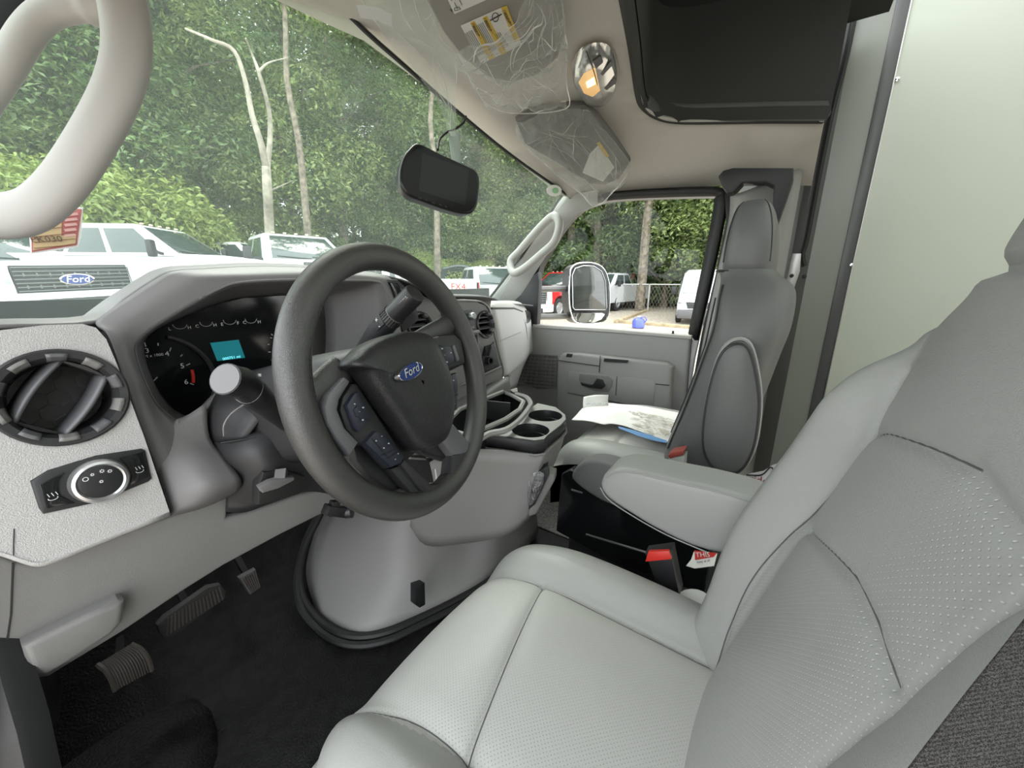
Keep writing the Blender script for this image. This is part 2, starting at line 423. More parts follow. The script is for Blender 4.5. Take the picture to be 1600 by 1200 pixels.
def back_pt(s, u):
    hw = tab(HW, s); uc = max(-1, min(1, u)); x = hw*uc
    R = .06; q = max(0, 1-(1-abs(uc))*hw/R); qs = max(0, 1-(.735-s)/.05); q = min(1, math.hypot(q, qs))
    h = .012 + R*(math.sqrt(max(0, 1-q*q))-1)
    bw = .05*tab([(.0, .75), (.15, 1), (.34, .75), (.46, .1), (.5, 0)], s)
    t = max(0, min(1, (abs(x)-.115)/.06)); h += (bw if x > 0 else bw*.3)*(t*t*(3-2*t))
    h += .012*max(0, 1-(x/.13)**2)
    h += .006*tab([(.44, 0), (.52, 1), (.7, .8)], s)
    e = max(0, abs(u)-1)/.22; h -= e*.10
    for sm in (seamA, seamB, sI, sO):
        d = segdist((x, s), sm)
        if d < .03: h -= .004*math.exp(-(d/.004)**2) + .0022*math.exp(-(d/.016)**2)
    d = abs(s-.497)
    if d < .03: h -= .010*math.exp(-(d/.006)**2)
    return BO+V((x, 0, 0))+BE*s+BN*h, (x, s, e)
def b_at(x, s): return back_pt(s, x/tab(HW, s))[0]
def back_grid(N=210):
    g = [[back_pt(-.06+.795*i/N, -1.22+2.44*j/N) for j in range(N+1)] for i in range(N+1)]
    return [[q[0] for q in r] for r in g], [[q[1] for q in r] for r in g]
rows, T = back_grid()
def ytab(poly, x):
    p = sorted(poly)
    if x <= p[0][0]: return p[0][1]
    for i in range(len(p)-1):
        if x <= p[i+1][0]: return lerp(p[i][1], p[i+1][1], (x-p[i][0])/max(1e-6, p[i+1][0]-p[i][0]))
    return p[-1][1]
def xat(poly, s):
    p = sorted((b_, a) for a, b_ in poly)
    if s <= p[0][0]: return p[0][1]
    for i in range(len(p)-1):
        if s <= p[i+1][0]: return lerp(p[i][1], p[i+1][1], (s-p[i][0])/max(1e-6, p[i+1][0]-p[i][0]))
    return p[-1][1]
def breg(m):
    x, s, e = m
    if s > .497: return 'headrest'
    if e > .02: return 'backrest_side'
    if s > ytab(seamB, x) and s > .3: return 'backrest_top'
    if x > xat(sI, s): return 'backrest_bolster_inner'
    if x < xat(sO, s): return 'backrest_bolster_outer'
    if s < ytab(seamA, x): return 'backrest_lower_panel'
    return 'backrest_upper_panel'
split_grid(rows, T, breg, {'headrest': M_VINYL, 'backrest_side': M_VINYL, 'backrest_top': M_VINYL, 'backrest_bolster_inner': M_VINYL, 'backrest_bolster_outer': M_VINYL, 'backrest_lower_panel': M_PERF_V_GLINT, 'backrest_upper_panel': M_PERF_V_GLINT}, seat, face=(-.388, 3, 1))
for sm in (seamA, seamB[:-2], sI): B().tube(on_surf(b_at, dense(sm, 12), .0016), .0007, 5).out('seam', M_THREAD, seat)
B().prism([BO+V((x, 0, 0))+BE*s-BN*.09 for x, s in [(-.2, 0), (.2, 0), (.2, .4), (.12, .5), (-.12, .5), (-.2, .4)]], -BN*.03, .02).out('backrest_rear_shell', M_DGREY, seat)
# armrest, folded down on the inner side
AXo = -.115
arm = spline(LP('X', AXo, (936, 757), (943, 743), (960, 735), (985, 734), (1055, 750), (1110, 762), (1180, 782), (1215, 800)), 3)+spline(LP('X', AXo, (1210, 880), (1105, 864), (1040, 838), (985, 806), (950, 782), (938, 768)), 3)
armo = empty('armrest', arm[0]); armo.parent = seat; armo.matrix_parent_inverse = seat.matrix_basis.inverted()
bb = B().prism(arm, (.075, 0, 0), .014, 3)
a1 = bb.out('armrest_pad', M_VINYL, None)
a1.parent = seat; a1.matrix_parent_inverse = seat.matrix_basis.inverted(); a1.name = 'armrest'
bpy.data.objects.remove(armo); a1.name = 'armrest'
pth = spline(LP('X', AXo-.001, (1180, 786), (1110, 766), (1055, 754), (985, 738), (962, 739), (946, 747)), 4)
B().tube(pth, .0011, 6).out('piping', M_VINYL, a1)
pth = spline(LP('X', AXo-.001, (1105, 863), (1040, 835), (985, 804), (950, 780), (938, 762)), 4)
B().tube(pth, .0011, 6).out('piping', M_VINYL, a1)

# driver belt buckle and latch stalk
bk = empty('belt_buckle', U(1040, 900, X=-.12), 'black seat belt buckle with red button beside driver cushion', 'buckle')
q = LP('X', -.125, (1007, 866), (1048, 861), (1062, 930), (1030, 925))
B().prism(q, (.028, 0, 0), .004).out('housing', M_BLACK, bk)
q = [U(1008, 878, X=-.129), U(1049, 874, X=-.129), U(1045, 861, X=-.127), U(1013, 862, X=-.127)]
B().prism(q, (.006, 0, 0), .001).out('button', M_RED, bk)

# belt webbing hanging close to the camera on the outboard side
def weave_mat():
    m = mat('grey belt webbing', (.06, .058, .056), .8); nt = m.node_tree; b = nt.nodes['Principled BSDF']
    tc = nt.nodes.new('ShaderNodeTexCoord'); wv = nt.nodes.new('ShaderNodeTexWave'); wv.inputs['Scale'].default_value = 420; wv.bands_direction = 'DIAGONAL'; wv.inputs['Distortion'].default_value = 9; wv.inputs['Detail'].default_value = 3; wv.inputs['Detail Scale'].default_value = 6
    nt.links.new(tc.outputs['Object'], wv.inputs['Vector'])
    r = nt.nodes.new('ShaderNodeValToRGB'); r.color_ramp.elements[0].color = (.02, .019, .019, 1); r.color_ramp.elements[1].color = (.22, .21, .20, 1)
    nt.links.new(wv.outputs['Fac'], r.inputs[0]); nt.links.new(r.outputs[0], b.inputs['Base Color'])
    bp = nt.nodes.new('ShaderNodeBump'); bp.inputs['Distance'].default_value = .0008; nt.links.new(wv.outputs['Fac'], bp.inputs['Height']); nt.links.new(bp.outputs[0], b.inputs['Normal'])
    return m
e0 = [U(1690, 865, d=.102), U(1600, 985, d=.102), U(1515, 1092, d=.102), U(1432, 1200, d=.102), U(1340, 1325, d=.104)]
wv = (V((-.62, .25, -.35)).normalized())*.05
wdir = (RT*.86-UPV*.5).normalized()
belt = B().grid(patch([e0, [p+wdir*.046 - AX*.006 for p in e0]], 6, 3)).out('seat_belt', weave_mat(), None, face=CAM, thick=.0015)
tag(belt, 'dark grey woven seat belt strap crossing the corner beside the driver backrest', 'seat belt')
# ================================================================ cab shell
def zr(X, Y):                                   # roof lining height
    f = max(0, min(1, (Y-.50)/.30)); hz = 1.40-.155*(min(1.1, abs(X)/.76))**1.6
    s = max(0, min(1.2, (abs(X)-.52)/.36)); r = max(0, min(1, (.1-Y)/.5))
    return 1.40 - math.hypot((1.40-hz)*f*f, .19*s*s)
HDR = [U(520, 0, Z=1.40), U(590, 60, Z=1.385), U(715, 170, Z=1.355), U(800, 240, Z=1.31), U(880, 297, Z=1.245)]
top = [V((-.80, .75, 1.235)), V((-.62, .765, 1.31)), V((-.40, .77, 1.375))] + [p for p in HDR] + [V((.83, .75, 1.215))]
bot = [V((x, y, .80)) for x, y in ((-.86, 1.10), (-.62, 1.15), (-.40, 1.185), (-.21, 1.20), (-.1, 1.205), (.14, 1.205), (.43, 1.185), (.77, 1.135), (.86, 1.10))]
M_GLASS = clear_mat('windshield glass', (.86, .93, .88), .035, .0, haze=.055, hazecol=(.8, .95, .88), refl_edge=.9)
ws = B().grid(patch([top, [lerp(a, b_, .5)+V((0, .02, .02)) for a, b_ in zip(top, bot)], bot], 4, 5)).out('window_1', M_GLASS, face=CAM, sharp=0)
tag(ws, 'curved green tinted windshield glass across the cab front', kind='structure')
# floor and toe board
fl = B().grid([[V((x, y, z)) for x in (-1.02, -.5, 0, .5, .9)] for y, z in ((-1.2, 0), (.1, 0), (.80, 0), (.92, .025), (1.05, .13), (1.25, .42), (1.27, .80))])
fo = fl.out('floor', M_FLOOR, face=(0, -1, 3), thick=.02); tag(fo, 'black grained rubber floor covering and toe board', kind='structure')
cp = B().prism([V((.36, .36, .006)), V((.80, .36, .006)), V((.80, .90, .006)), V((.36, .90, .006))], (0, 0, -.004)).out('carpet_mat', M_CARPET)
tag(cp, 'speckled grey carpet mat on the passenger side floor', 'mat')
# driver footwell details: hump over the wheel arch, kick panel, dark jamb edge
B_ = B(); c0 = V((-.75, .93, .0))
hump = B().grid([[c0+V((.17*cos(a)*cos(e)*1.0, .24*sin(a)*cos(e), (.05)*sin(e))) for a in [2*pi*k/28 for k in range(28)]] for e in [0, .3, .6, .9, 1.2, 1.4, 1.5, 1.57]], closeu=True).out('floor_hump', M_FLOOR, fo, face=(-.66, .3, 2))
kp = surf('kick_panel', [LP('Y', .86, (20, 1058), (60, 1052), (92, 1030)), [U(40, 1110, Y=.84), U(70, 1105, Y=.86), U(95, 1090, Y=.9)], [U(52, 1166, Y=.82), U(75, 1142, Y=.85), U(92, 1128, Y=.9)]], M_DGREY, fo)
cw = B().box((.04, .75, .95), Matrix.Translation((-.86, 1.0, .42)), .01).out('trim_7', M_DGREY); tag(cw, 'dark cowl side panel left of the pedals', kind='structure')  # out of view, added to keep side light out of the footwell
fw_ = B().prism([V((-.9, 1.26, .3)), V((.9, 1.26, .3)), V((.9, 1.26, .86)), V((-.9, 1.26, .86))], (0, .02, 0)).out('wall_front', M_RUBBER); tag(fw_, 'black firewall behind the dashboard', kind='structure')
jm = B().prism([U(-90, 900, d=.40), U(-22, 1000, d=.42), U(2, 1070, d=.42), U(26, 1150, d=.42), U(50, 1260, d=.42), U(-110, 1260, d=.42)], AX*.03, .01).out('trim_1', M_DGREY)
tag(jm, 'dark grey door jamb sill edge at the driver side', kind='structure')
wr = B().tube([U(78, 1150, d=.75), U(80, 1170, d=.74), U(72, 1190, d=.74)], .003, 6).tube([U(62, 1150, d=.74), U(68, 1172, d=.74), U(76, 1195, d=.74)], .003, 6).out('wire_bundle', M_RUBBER)
tag(wr, 'dark loose wire loop under the kick panel at the jamb', 'wire')

# ---- roof lining with the opening to the roof box
outer = [(-.86, .76), (-.62, .775), (-.40, .78), HDR[0].to_2d()+V((0, .045)), HDR[1].to_2d()+V((0, .045)), HDR[2].to_2d()+V((0, .045)), HDR[3].to_2d()+V((0, .045)), HDR[4].to_2d()+V((0, .02)), (.835, .74), (.865, .60), (.875, .2), (.90, -.03), (.98, -.03)]
def UZ(x, y):
    z = 1.38
    for _ in range(60):
        p = U(x, y, Z=z); z = .6*z+.4*zr(p.x, p.y)
    return U(x, y, Z=z)
opn = [UZ(x, y) for x, y in ((1288, 190), (1240, 190), (1200, 190), (1130, 191), (1060, 191), (1025, 183), (1006, 167), (999, 140), (992, 80), (976, -20))]
o2 = [tuple(p.to_2d()) for p in opn] + [(-.86, .05)]
poly = [tuple(p) for p in outer] + [(o2[0][0]+.04, o2[0][1])] + o2
inner = [(-.8+.1*i+.013, .06+.07*j) for i in range(17) for j in range(11)]
def inside(p, poly):
    c = False; j = len(poly)-1
    for i in range(len(poly)):
        a, b_ = poly[i], poly[j]
        if (a[1] > p[1]) != (b_[1] > p[1]) and p[0] < (b_[0]-a[0])*(p[1]-a[1])/(b_[1]-a[1])+a[0]: c = not c
        j = i
    return c
inner = [p for p in inner if inside(p, poly)]
vs_, fs_ = holes_mesh(poly, [], inner=inner)
ce = B().add([V((p[0], p[1], zr(p[0], p[1]))) for p in vs_], fs_).out('ceiling', M_HEAD, face=(0, .3, .5), thick=.012, sharp=70)
tag(ce, 'taupe fabric roof lining above the windshield and door', kind='structure')
# rolled rim of the opening and the dark roof box above it
rim = opn
rimsm = spline(rim, 4)
B().grid([[p+V((-.012, .012, .0)) for p in rimsm], [p+V((-.004, .004, -.006)) for p in rimsm], [p+V((.004, -.006, .004)) for p in rimsm], [p+V((.006, -.01, .05)) for p in rimsm]]).out('opening_rim', M_DARKC, ce, face=(0, 0, .5))
cav = [p+V((.006, -.01, .05)) for p in rimsm]
rb = B().grid([[p+V((0, 0, -.03)) for p in cav], [p+V((0, 0, .26)) for p in cav]])
rb.prism([V((1.02, .5, 1.66)), V((-1.1, .5, 1.66)), V((-1.1, -.14, 1.66)), V((1.02, -.14, 1.66))], (0, 0, .02))
rb.prism([V((1.03, .5, 1.36)), V((1.03, -.03, 1.36)), V((1.03, -.03, 1.7)), V((1.03, .5, 1.7))], (.02, 0, 0))
rbo = rb.out('ceiling_cavity', M_DARKC); tag(rbo, 'dark grey lined overhead opening behind the roof lining', kind='structure')
surf('opening_lip', [[p+V((-.001, .003, -.002)) for p in opn[:7]], [p+V((.01, -.012, .022)) for p in opn[:7]], [p+V((.0, -.0, .05)) for p in opn[:7]]], mat('dark lip', (.07, .07, .066), .7), rbo, nu=4, nv=3)
# bright wall bracket seen through the opening
q = LP('X', .99, (1258, 10), (1293, 10), (1280, 86), (1240, 92))
br = B().prism(q, (.02, 0, 0), .004).out('wall_bracket', mat('pale bracket', (.45, .45, .42), .4)); tag(br, 'pale folded metal bracket inside the dark overhead opening', 'bracket')

# ---- right side of the body behind the passenger seat
XW = 1.15
wl = empty('wall_right', (XW, -.2, 0), 'pale panelled body side wall behind the passenger seat', kind='structure')
def wq(y0, y1, z0=-.1, z1=2.3, dx=0): return [V((XW+dx, y0, z0)), V((XW+dx, y1, z0)), V((XW+dx, y1, z1)), V((XW+dx, y0, z1))]
B().prism(wq(-2.2, -.196), (.02, 0, 0)).out('side_panel', M_BULK, wl)
B().prism(wq(-.165, -.045), (.02, 0, 0)).out('side_panel', mat('grey side panel', (.27, .28, .25), .3), wl)
B().prism(wq(-.1985, -.163, dx=-.004), (.02, 0, 0), .002).out('joint_strip', mat('grey joint strip', (.10, .10, .10), .3), wl)
B().prism(wq(-.2005, -.1965, dx=-.008), (.02, 0, 0), .001).out('edge_bead', M_ALU, wl)
for y, z in ((1402, 124), (1331, 414), (1271, 658)):
    p = U(y, z, X=XW-.004); B().lathe([(.0, -.006), (.006, -.005), (.007, 0)], Matrix.Translation(p) @ Matrix.Rotation(pi/2, 4, 'Y'), 10).out('rivet', M_CHROME, wl)
B().prism(wq(-.045, .20, dx=.03), (.02, 0, 0)).out('side_panel', mat('inner side panel', (.33, .34, .32), .4), wl)
B().prism(wq(-.070, -.012, dx=-.010), (.05, 0, 0), .004).out('corner_post', mat('shaded corner post', (.075, .075, .07), .4), wl)  # post made wide and dark to carry the shade of the wall corner
B().prism([V((XW-.02, .10, -.1)), V((.92, .10, -.1)), V((.92, .10, 2.2)), V((XW-.02, .10, 2.2))], (0, .02, 0)).out('return_panel', mat('return panel grey', (.27, .28, .26), .45), wl)
# unseen box body behind, closed in to cut interior light: driver side wall, rear wall, pale translucent roof, floor already laid
M_BOX = mat('box wall panel', (.42, .43, .40), .4)
bw_ = B().prism([V((-1.18, -.45, -.1)), V((-1.18, -3.2, -.1)), V((-1.18, -3.2, 2.3)), V((-1.18, -.45, 2.3))], (-.02, 0, 0)).out('wall_left', M_BOX); tag(bw_, 'pale box side wall behind the driver', kind='structure')
bw_ = B().prism([V((-1.18, -3.2, -.1)), V((1.18, -3.2, -.1)), V((1.18, -3.2, 2.3)), V((-1.18, -3.2, 2.3))], (0, -.02, 0)).out('wall_back', M_BOX); tag(bw_, 'pale rear wall of the box body', kind='structure')
bm_ = bpy.data.materials.new('translucent roof'); bm_.use_nodes = True; nt_ = bm_.node_tree; nt_.nodes.clear()
o_ = nt_.nodes.new('ShaderNodeOutputMaterial'); t_ = nt_.nodes.new('ShaderNodeBsdfTranslucent'); t_.inputs[0].default_value = (.27, .285, .255, 1); nt_.links.new(t_.outputs[0], o_.inputs[0])
br_ = B().add([V((-1.18, -3.2, 2.3)), V((1.18, -3.2, 2.3)), V((1.18, -.1, 2.3)), V((-1.18, -.1, 2.3))], [[0, 1, 2, 3]]).out('ceiling_box', bm_, smooth=False); tag(br_, 'pale translucent roof of the box body', kind='structure')
# open driver door, door post and roof rail on the camera side (unseen, added to hold back side light)
dd_ = empty('door_2', (-.90, 1.0, .5), 'unseen open driver door beside the camera, added to block light', kind='structure')
def dq(a, z0, z1, t0, t1): 
    p = V((-.90, 1.0, 0)); d = V((-sin(radians(68)), -cos(radians(68)), 0)); return [p+d*t0+V((0, 0, z0)), p+d*t1+V((0, 0, z0)), p+d*t1+V((0, 0, z1)), p+d*t0+V((0, 0, z1))]
B().prism(dq(0, .0, .70, 0, 1.0), (0, .08, 0), .02).out('door_panel', M_DOOR, dd_)
for t0, t1, z0, z1 in ((0, .10, .7, .95), (.92, 1.0, .7, 1.24), (.3, 1.0, 1.18, 1.26)): B().prism(dq(0, z0, z1, t0, t1), (0, .05, 0), .01).out('window_frame', M_RUBBER, dd_)
bp3 = B().box((.10, .34, 1.5), Matrix.Translation((-.93, -.28, .70)), .03).box((.10, 1.0, .12), Matrix.Translation((-.90, .30, 1.33)), .03).out('trim_6', M_DOOR); tag(bp3, 'unseen driver side door post and roof rail, added to block light', kind='structure')
cab = spline([U(x, y, X=XW-.025) for x, y in ((1344, -20), (1322, 90), (1300, 175), (1277, 288), (1261, 372), (1254, 397), (1257, 416))], 5)
cb = B().tube(cab, .008, 8).out('wall_cable', M_RUBBER); tag(cb, 'thick black cable running down the wall corner behind the passenger seat', 'cable')
q = [U(1238, 396, X=XW-.05), U(1252, 396, X=XW-.05), U(1250, 424, X=XW-.05), U(1234, 470, X=XW-.05), U(1226, 452, X=XW-.05)]
mb = empty('metal_bracket', q[0], 'bright bare metal bracket with bolts at the wall corner', 'bracket')
B().prism(q, (.01, 0, 0), .002).out('plate', M_ALU, mb)
for x, y in ((1237, 431), (1257, 432)):
    p = U(x, y, X=XW-.052); B().lathe([(.0, -.004), (.006, -.003), (.0075, .004)], Matrix.Translation(p) @ Matrix.Rotation(pi/2, 4, 'Y'), 10).out('bolt', M_DGREY, mb)

# ---- passenger windshield pillar with its grab handle
XP = .80
pil = [U(768, 470, X=XP), U(792, 440, X=XP), U(826, 388, X=XP), U(858, 342, X=XP), U(888, 303, X=XP), U(935, 296, X=XP), U(935, 322, X=XP+.03), U(905, 332, X=XP+.03), U(884, 356, X=XP+.03), U(860, 392, X=XP+.03), U(838, 425, X=XP+.03), U(815, 462, X=XP+.03), U(800, 475, X=XP+.03)]
n_ = len(pil)
po = B().prism(pil, (.02, .03, 0), .006).out('trim_2', M_PILLAR); tag(po, 'pale grey passenger windshield pillar trim', kind='structure')
po2 = B().tube(spline([U(762, 470, X=XP+.0), U(800, 420, X=XP), U(845, 355, X=XP), U(877, 305, X=XP), U(880, 297, X=XP)], 4), .006, 6).out('glass_seal', M_RUBBER, po)
hp = spline([U(868, 338, X=.74), U(874, 352, X=.72), U(866, 378, X=.70), U(845, 398, X=.70), U(818, 420, X=.71), U(802, 426, X=.72), U(798, 408, X=.75), U(812, 392, X=.76), U(838, 362, X=.76), U(858, 342, X=.755)], 5, closed=True)
gh = B().tube(hp, .017, 10, closed=True).out('grab_handle', M_PILLAR); tag(gh, 'pale grey grab handle on the passenger windshield pillar', 'handle', 'pillar grab handles')
# driver side grab handle, large in the upper corner
hd = .46
cp_ = [(184, -30), (196, 30), (197, 90), (180, 150), (140, 225), (95, 290), (50, 328), (0, 338), (-60, 330)]
hh = spline([U(x, y, d=hd) for x, y in cp_], 6)
gd = empty('grab_handle', U(100, 250, d=hd), 'large pale grey grab handle loop on the driver windshield pillar', 'handle', 'pillar grab handles')
B().tube(hh, .0275, 16, flat=.62, up=RT).out('grip', M_PILLAR, gd)
h2 = spline([U(x, y, d=hd+.01) for x, y in ((190, 5), (130, 8), (80, 18), (45, 48), (10, 105), (-30, 165), (-70, 240))], 6)
B().tube(h2, [.0245]*6+[.0195]*(len(h2)-6), 14, flat=.7, up=UPV).out('bracket', M_PILLAR, gd)
tr3 = B().prism([U(x, y, d=hd-.0) for x, y in ((-40, -60), (60, -60), (52, 10), (38, 45), (5, 95), (-40, 170))], AX*.02, .006).out('trim_3', mat('matt black seal', (.008, .008, .008), .7, spec=.08))
tag(tr3, 'black driver door seal beside the grab handle', kind='structure')
# header trim line at the glass
B().tube(spline([p+V((0, .004, -.004)) for p in top], 4), .005, 6).out('header_seal', M_RUBBER, po)

# ---- passenger door
XD = .86
door = empty('door_1', (XD, .6, 0), 'grey trimmed passenger door with large window', kind='structure')
pan = [U(x, y, X=XD-.04) for x, y in ((805, 522), (832, 509), (950, 516), (1079, 527), (1074, 580), (1069, 660), (1062, 760), (870, 780), (770, 800), (775, 640))]
B().prism(pan, (.05, 0, 0), .012, 3).out('door_panel', M_DOOR, door)
B().prism([U(832, 507, X=XD-.04), U(950, 514, X=XD-.04), U(1080, 525, X=XD-.04), U(1080, 530, X=XD-.045), U(950, 519, X=XD-.045), U(832, 512, X=XD-.045)], (.04, 0, 0), .002).out('window_ledge', M_PILLAR, door)
# armrest moulding
am = [U(x, y, X=XD-.095) for x, y in ((871, 562), (878, 552), (900, 552), (1040, 568), (1049, 575), (1046, 618), (1044, 650), (1040, 700), (868, 700), (868, 640))]
B().prism(am, (.06, 0, 0), .012, 3).out('armrest', M_DOOR, door)
B().prism([U(x, y, X=XD-.097) for x, y in ((889, 580), (962, 588), (1020, 594), (1024, 600), (1021, 640), (886, 612), (887, 584))], (.006, 0, 0), .002).out('lower_panel', M_DOOR, door)
rc = [U(x, y, X=XD-.100) for x, y in ((905, 584), (950, 588), (957, 594), (955, 606), (950, 613), (930, 612), (908, 602), (904, 594))]
B().prism(rc, (.004, 0, 0), .003).out('handle_recess', M_STACK, door)
hb = B().prism([U(x, y, X=XD-.108) for x, y in ((907, 598), (925, 602), (932, 592), (941, 594), (945, 603), (940, 608), (922, 606), (908, 602))], (.010, 0, 0), .003); hb.out('door_handle', M_BLACK, door)
B().prism([U(x, y, X=XD-.1) for x, y in ((944, 560), (982, 563), (980, 567), (943, 565))], (.004, 0, 0)).out('pull_slot', M_DGREY, door)
B().prism([U(x, y, X=XD-.098) for x, y in ((886, 552), (894, 553), (893, 558), (884, 557))], (.006, 0, -.004), .001).out('window_switch', M_DGREY, door)
for a, b_ in (((938, 556), (936, 582)), ((872, 563), (936, 572)), ((964, 588), (962, 618)), ((1024, 600), (1046, 602)), ((887, 614), (1020, 640))):
    B().tube([U(*a, X=XD-.0975), U(*b_, X=XD-.0975)], .0016, 5).out('trim_joint', M_DGREY, door)
# speaker grille
gr = [U(x, y, X=XD-.044) for x, y in ((818, 553), (870, 556), (868, 606), (840, 608), (800, 590))]
sg = B().prism(gr, (.004, 0, 0)).out('speaker_grille', M_GREY, door)
gb = B()
for k in range(9):
    t = k/8; gb.tube([lerp(U(818, 553, X=XD-.047), U(870, 556, X=XD-.047), t), lerp(U(806, 596, X=XD-.047), U(868, 606, X=XD-.047), t)], .0032, 4)
for k in range(10):
    t = k/9; gb.tube([lerp(U(818, 553, X=XD-.047), U(804, 600, X=XD-.047), t), lerp(U(870, 556, X=XD-.047), U(868, 606, X=XD-.047), t)], .0032, 4)
go = gb.out('grille_mesh', M_STACK, door); tag(go, kind='stuff')
lock = B().lathe([(0, .018), (.004, .017), (.005, 0), (.016, -.002)], Matrix.Translation(U(1051, 524, X=XD-.02)), 10).out('lock_knob', M_BLACK, door)
# window frame band: inner and outer outline
wi = [(838, 500), (840, 430), (856, 395), (880, 356), (905, 330), (935, 317), (980, 311), (1105, 307), (1115, 312), (1112, 340), (1094, 430), (1075, 521)]
wo = [(826, 512), (822, 440), (850, 385), (872, 350), (895, 325), (930, 306), (980, 301), (1115, 296), (1131, 306), (1128, 345), (1108, 440), (1086, 532)]
A_ = [U(x, y, X=XD-.005) for x, y in wi]; O_ = [U(x, y, X=XD-.02) for x, y in wo]
def strip(a, b_, c=None):
    g = [spline(a, 3), spline(b_, 3)]
    return B().grid(g)
strip(A_, O_).out('window_frame', M_RUBBER, door, face=CAM, thick=.02)
strip([p+V((.045, 0, 0)) for p in A_], A_).out('window_channel', M_BLACK, door, face=CAM)
gp = [p+V((.02, 0, 0)) for p in A_]
B().add(gp, [list(range(len(gp)))]).out('window_pane', clear_mat('door glass', (.93, .95, .93), .02, 0, refl_edge=.4), door, smooth=False)
B().prism([U(x, y, X=XD-.03) for x, y in ((826, 512), (800, 505), (795, 480), (822, 440), (840, 425), (842, 440), (839, 507))], (.03, 0, 0), .003).out('mirror_sail', M_DGREY, door)
# white painted door edge and body pillar behind it
B().prism([U(x, y, X=XD) for x, y in ((1118, 305), (1136, 306), (1131, 345), (1112, 440), (1085, 560), (1070, 660), (1064, 660), (1079, 545), (1104, 440), (1122, 350))], (.03, 0, 0), .003).out('door_edge', M_BODYW, door)
bp_ = B().prism([U(x, y, X=XD-.02) for x, y in ((1131, 300), (1148, 300), (1145, 345), (1124, 440), (1100, 540), (1076, 665), (1066, 760), (1062, 700), (1074, 640), (1096, 520), (1120, 420), (1134, 345))], (.04, 0, 0), .006).out('trim_4', M_RUBBER)
tag(bp_, 'black rubber door seal on the body pillar', kind='structure')
bp2 = surf('trim_5', [[U(1141, 300, X=XD-.03), U(1138, 345, X=XD-.03), U(1120, 430, X=XD-.03), U(1096, 545, X=XD-.03), U(1074, 680, X=XD-.03)], [U(1160, 300, X=XD-.06), U(1156, 345, X=XD-.06), U(1140, 430, X=XD-.06), U(1118, 545, X=XD-.06), U(1096, 680, X=XD-.06)], [V((.86, .0, 1.24)), V((.86, -.0, 1.12)), V((.86, -.0, .95)), V((.86, -.0, .7)), V((.86, -.0, .3))]], M_DOOR, thick=.01)
tag(bp2, 'grey body pillar trim beside the passenger seat', kind='structure')
# belt anchor cover at the pillar top
an = [U(x, y, X=.755) for x, y in ((1122, 275), (1130, 266), (1145, 262), (1240, 262), (1240, 280), (1216, 348), (1206, 349), (1209, 290), (1196, 284), (1160, 285), (1146, 300), (1136, 302), (1128, 292))]
ac = B().prism(an, (.06, 0, 0), .006, 2).out('belt_anchor_cover', M_DGREY); tag(ac, 'dark grey angular belt anchor cover at the pillar top', 'cover')
# side mirror outside the passenger window
mi = empty('side_mirror', U(918, 455, X=1.25), 'black towing side mirror on two arms outside passenger window', 'mirror')
MN = (V((-.62, -.78, .06))).normalized(); mpl = (U(918, 455, X=1.25), MN)
def mp(x, y, o=0): return U(x, y, pl=(mpl[0]+MN*o, MN))
mo = [(893, 492), (889, 470), (890, 430), (894, 417), (905, 411), (925, 411), (940, 417), (948, 430), (952, 450), (952, 480), (948, 498), (935, 505), (910, 506), (898, 502)]
B().prism(spline([mp(*p) for p in mo], 3, True), -MN*.09, .012, 3).out('housing', M_BLACK, mi)
B().tube(spline([mp(*p, .002) for p in mo], 3, True), .004, 6, True).out('rim', M_CHROME, mi)
g1 = [(895, 480), (894, 430), (899, 419), (912, 415), (928, 416), (940, 424), (946, 440), (948, 480), (946, 484), (898, 484)]
B().prism([mp(*p, .004) for p in g1], -MN*.003, .001).out('mirror_glass', mat('dark mirror glass', (.06, .065, .06), .06, spec=1.0), mi)
B().tube([mp(*p, .005) for p in g1], .0025, 6, True).out('glass_bezel', M_SILVER, mi)
g2 = [(895, 489), (940, 489), (945, 491), (940, 499), (928, 504), (908, 504), (898, 500)]
B().prism([mp(*p, .004) for p in g2], -MN*.003, .001).out('convex_glass', mat('mirror glass', (.8, .8, .8), .03, metal=1), mi)
for y0, y1 in ((452, 451), (495, 494)):
    B().tube([U(838, y0, X=.87), U(838, y0, X=1.0), U(893, y1, X=1.24)], .016, 8).out('arm', M_STACK, mi)
# ================================================================ dashboard
dash = empty('dashboard', (-.1, .8, .6), 'grey moulded dashboard spanning the cab under the windshield', 'dashboard')
# ---- vent and lamp switch panel on the left
P0 = V((-.66, .64, .735)); PN = V((0, -.985, .17)).normalized(); PX, PY, _ = frame_of(PN, (1, 0, 0))
def d1(x, y, o=0): return U(x, y, pl=(P0+PN*o, PN))
def d2(p): q = p-P0; return (q.dot(PX), q.dot(PY))
def d3(q, o=0): return P0+PX*q[0]+PY*q[1]+PN*o
pv = [(-60, 524), (0, 516), (70, 508), (128, 506), (150, 512), (166, 530), (184, 572), (225, 682), (265, 800), (150, 846), (95, 869), (60, 879), (30, 872), (0, 862), (-60, 846)]
vc = d2(d1(98, 621)); VR = .0525
vs_, fs_ = holes_mesh([d2(d1(*p)) for p in pv], [ell(vc[0], vc[1], VR, VR, 40)])
B().add([d3(p) for p in vs_], fs_).out('side_panel', M_LIGHT, dash, face=CAM, thick=.006, smooth=False)
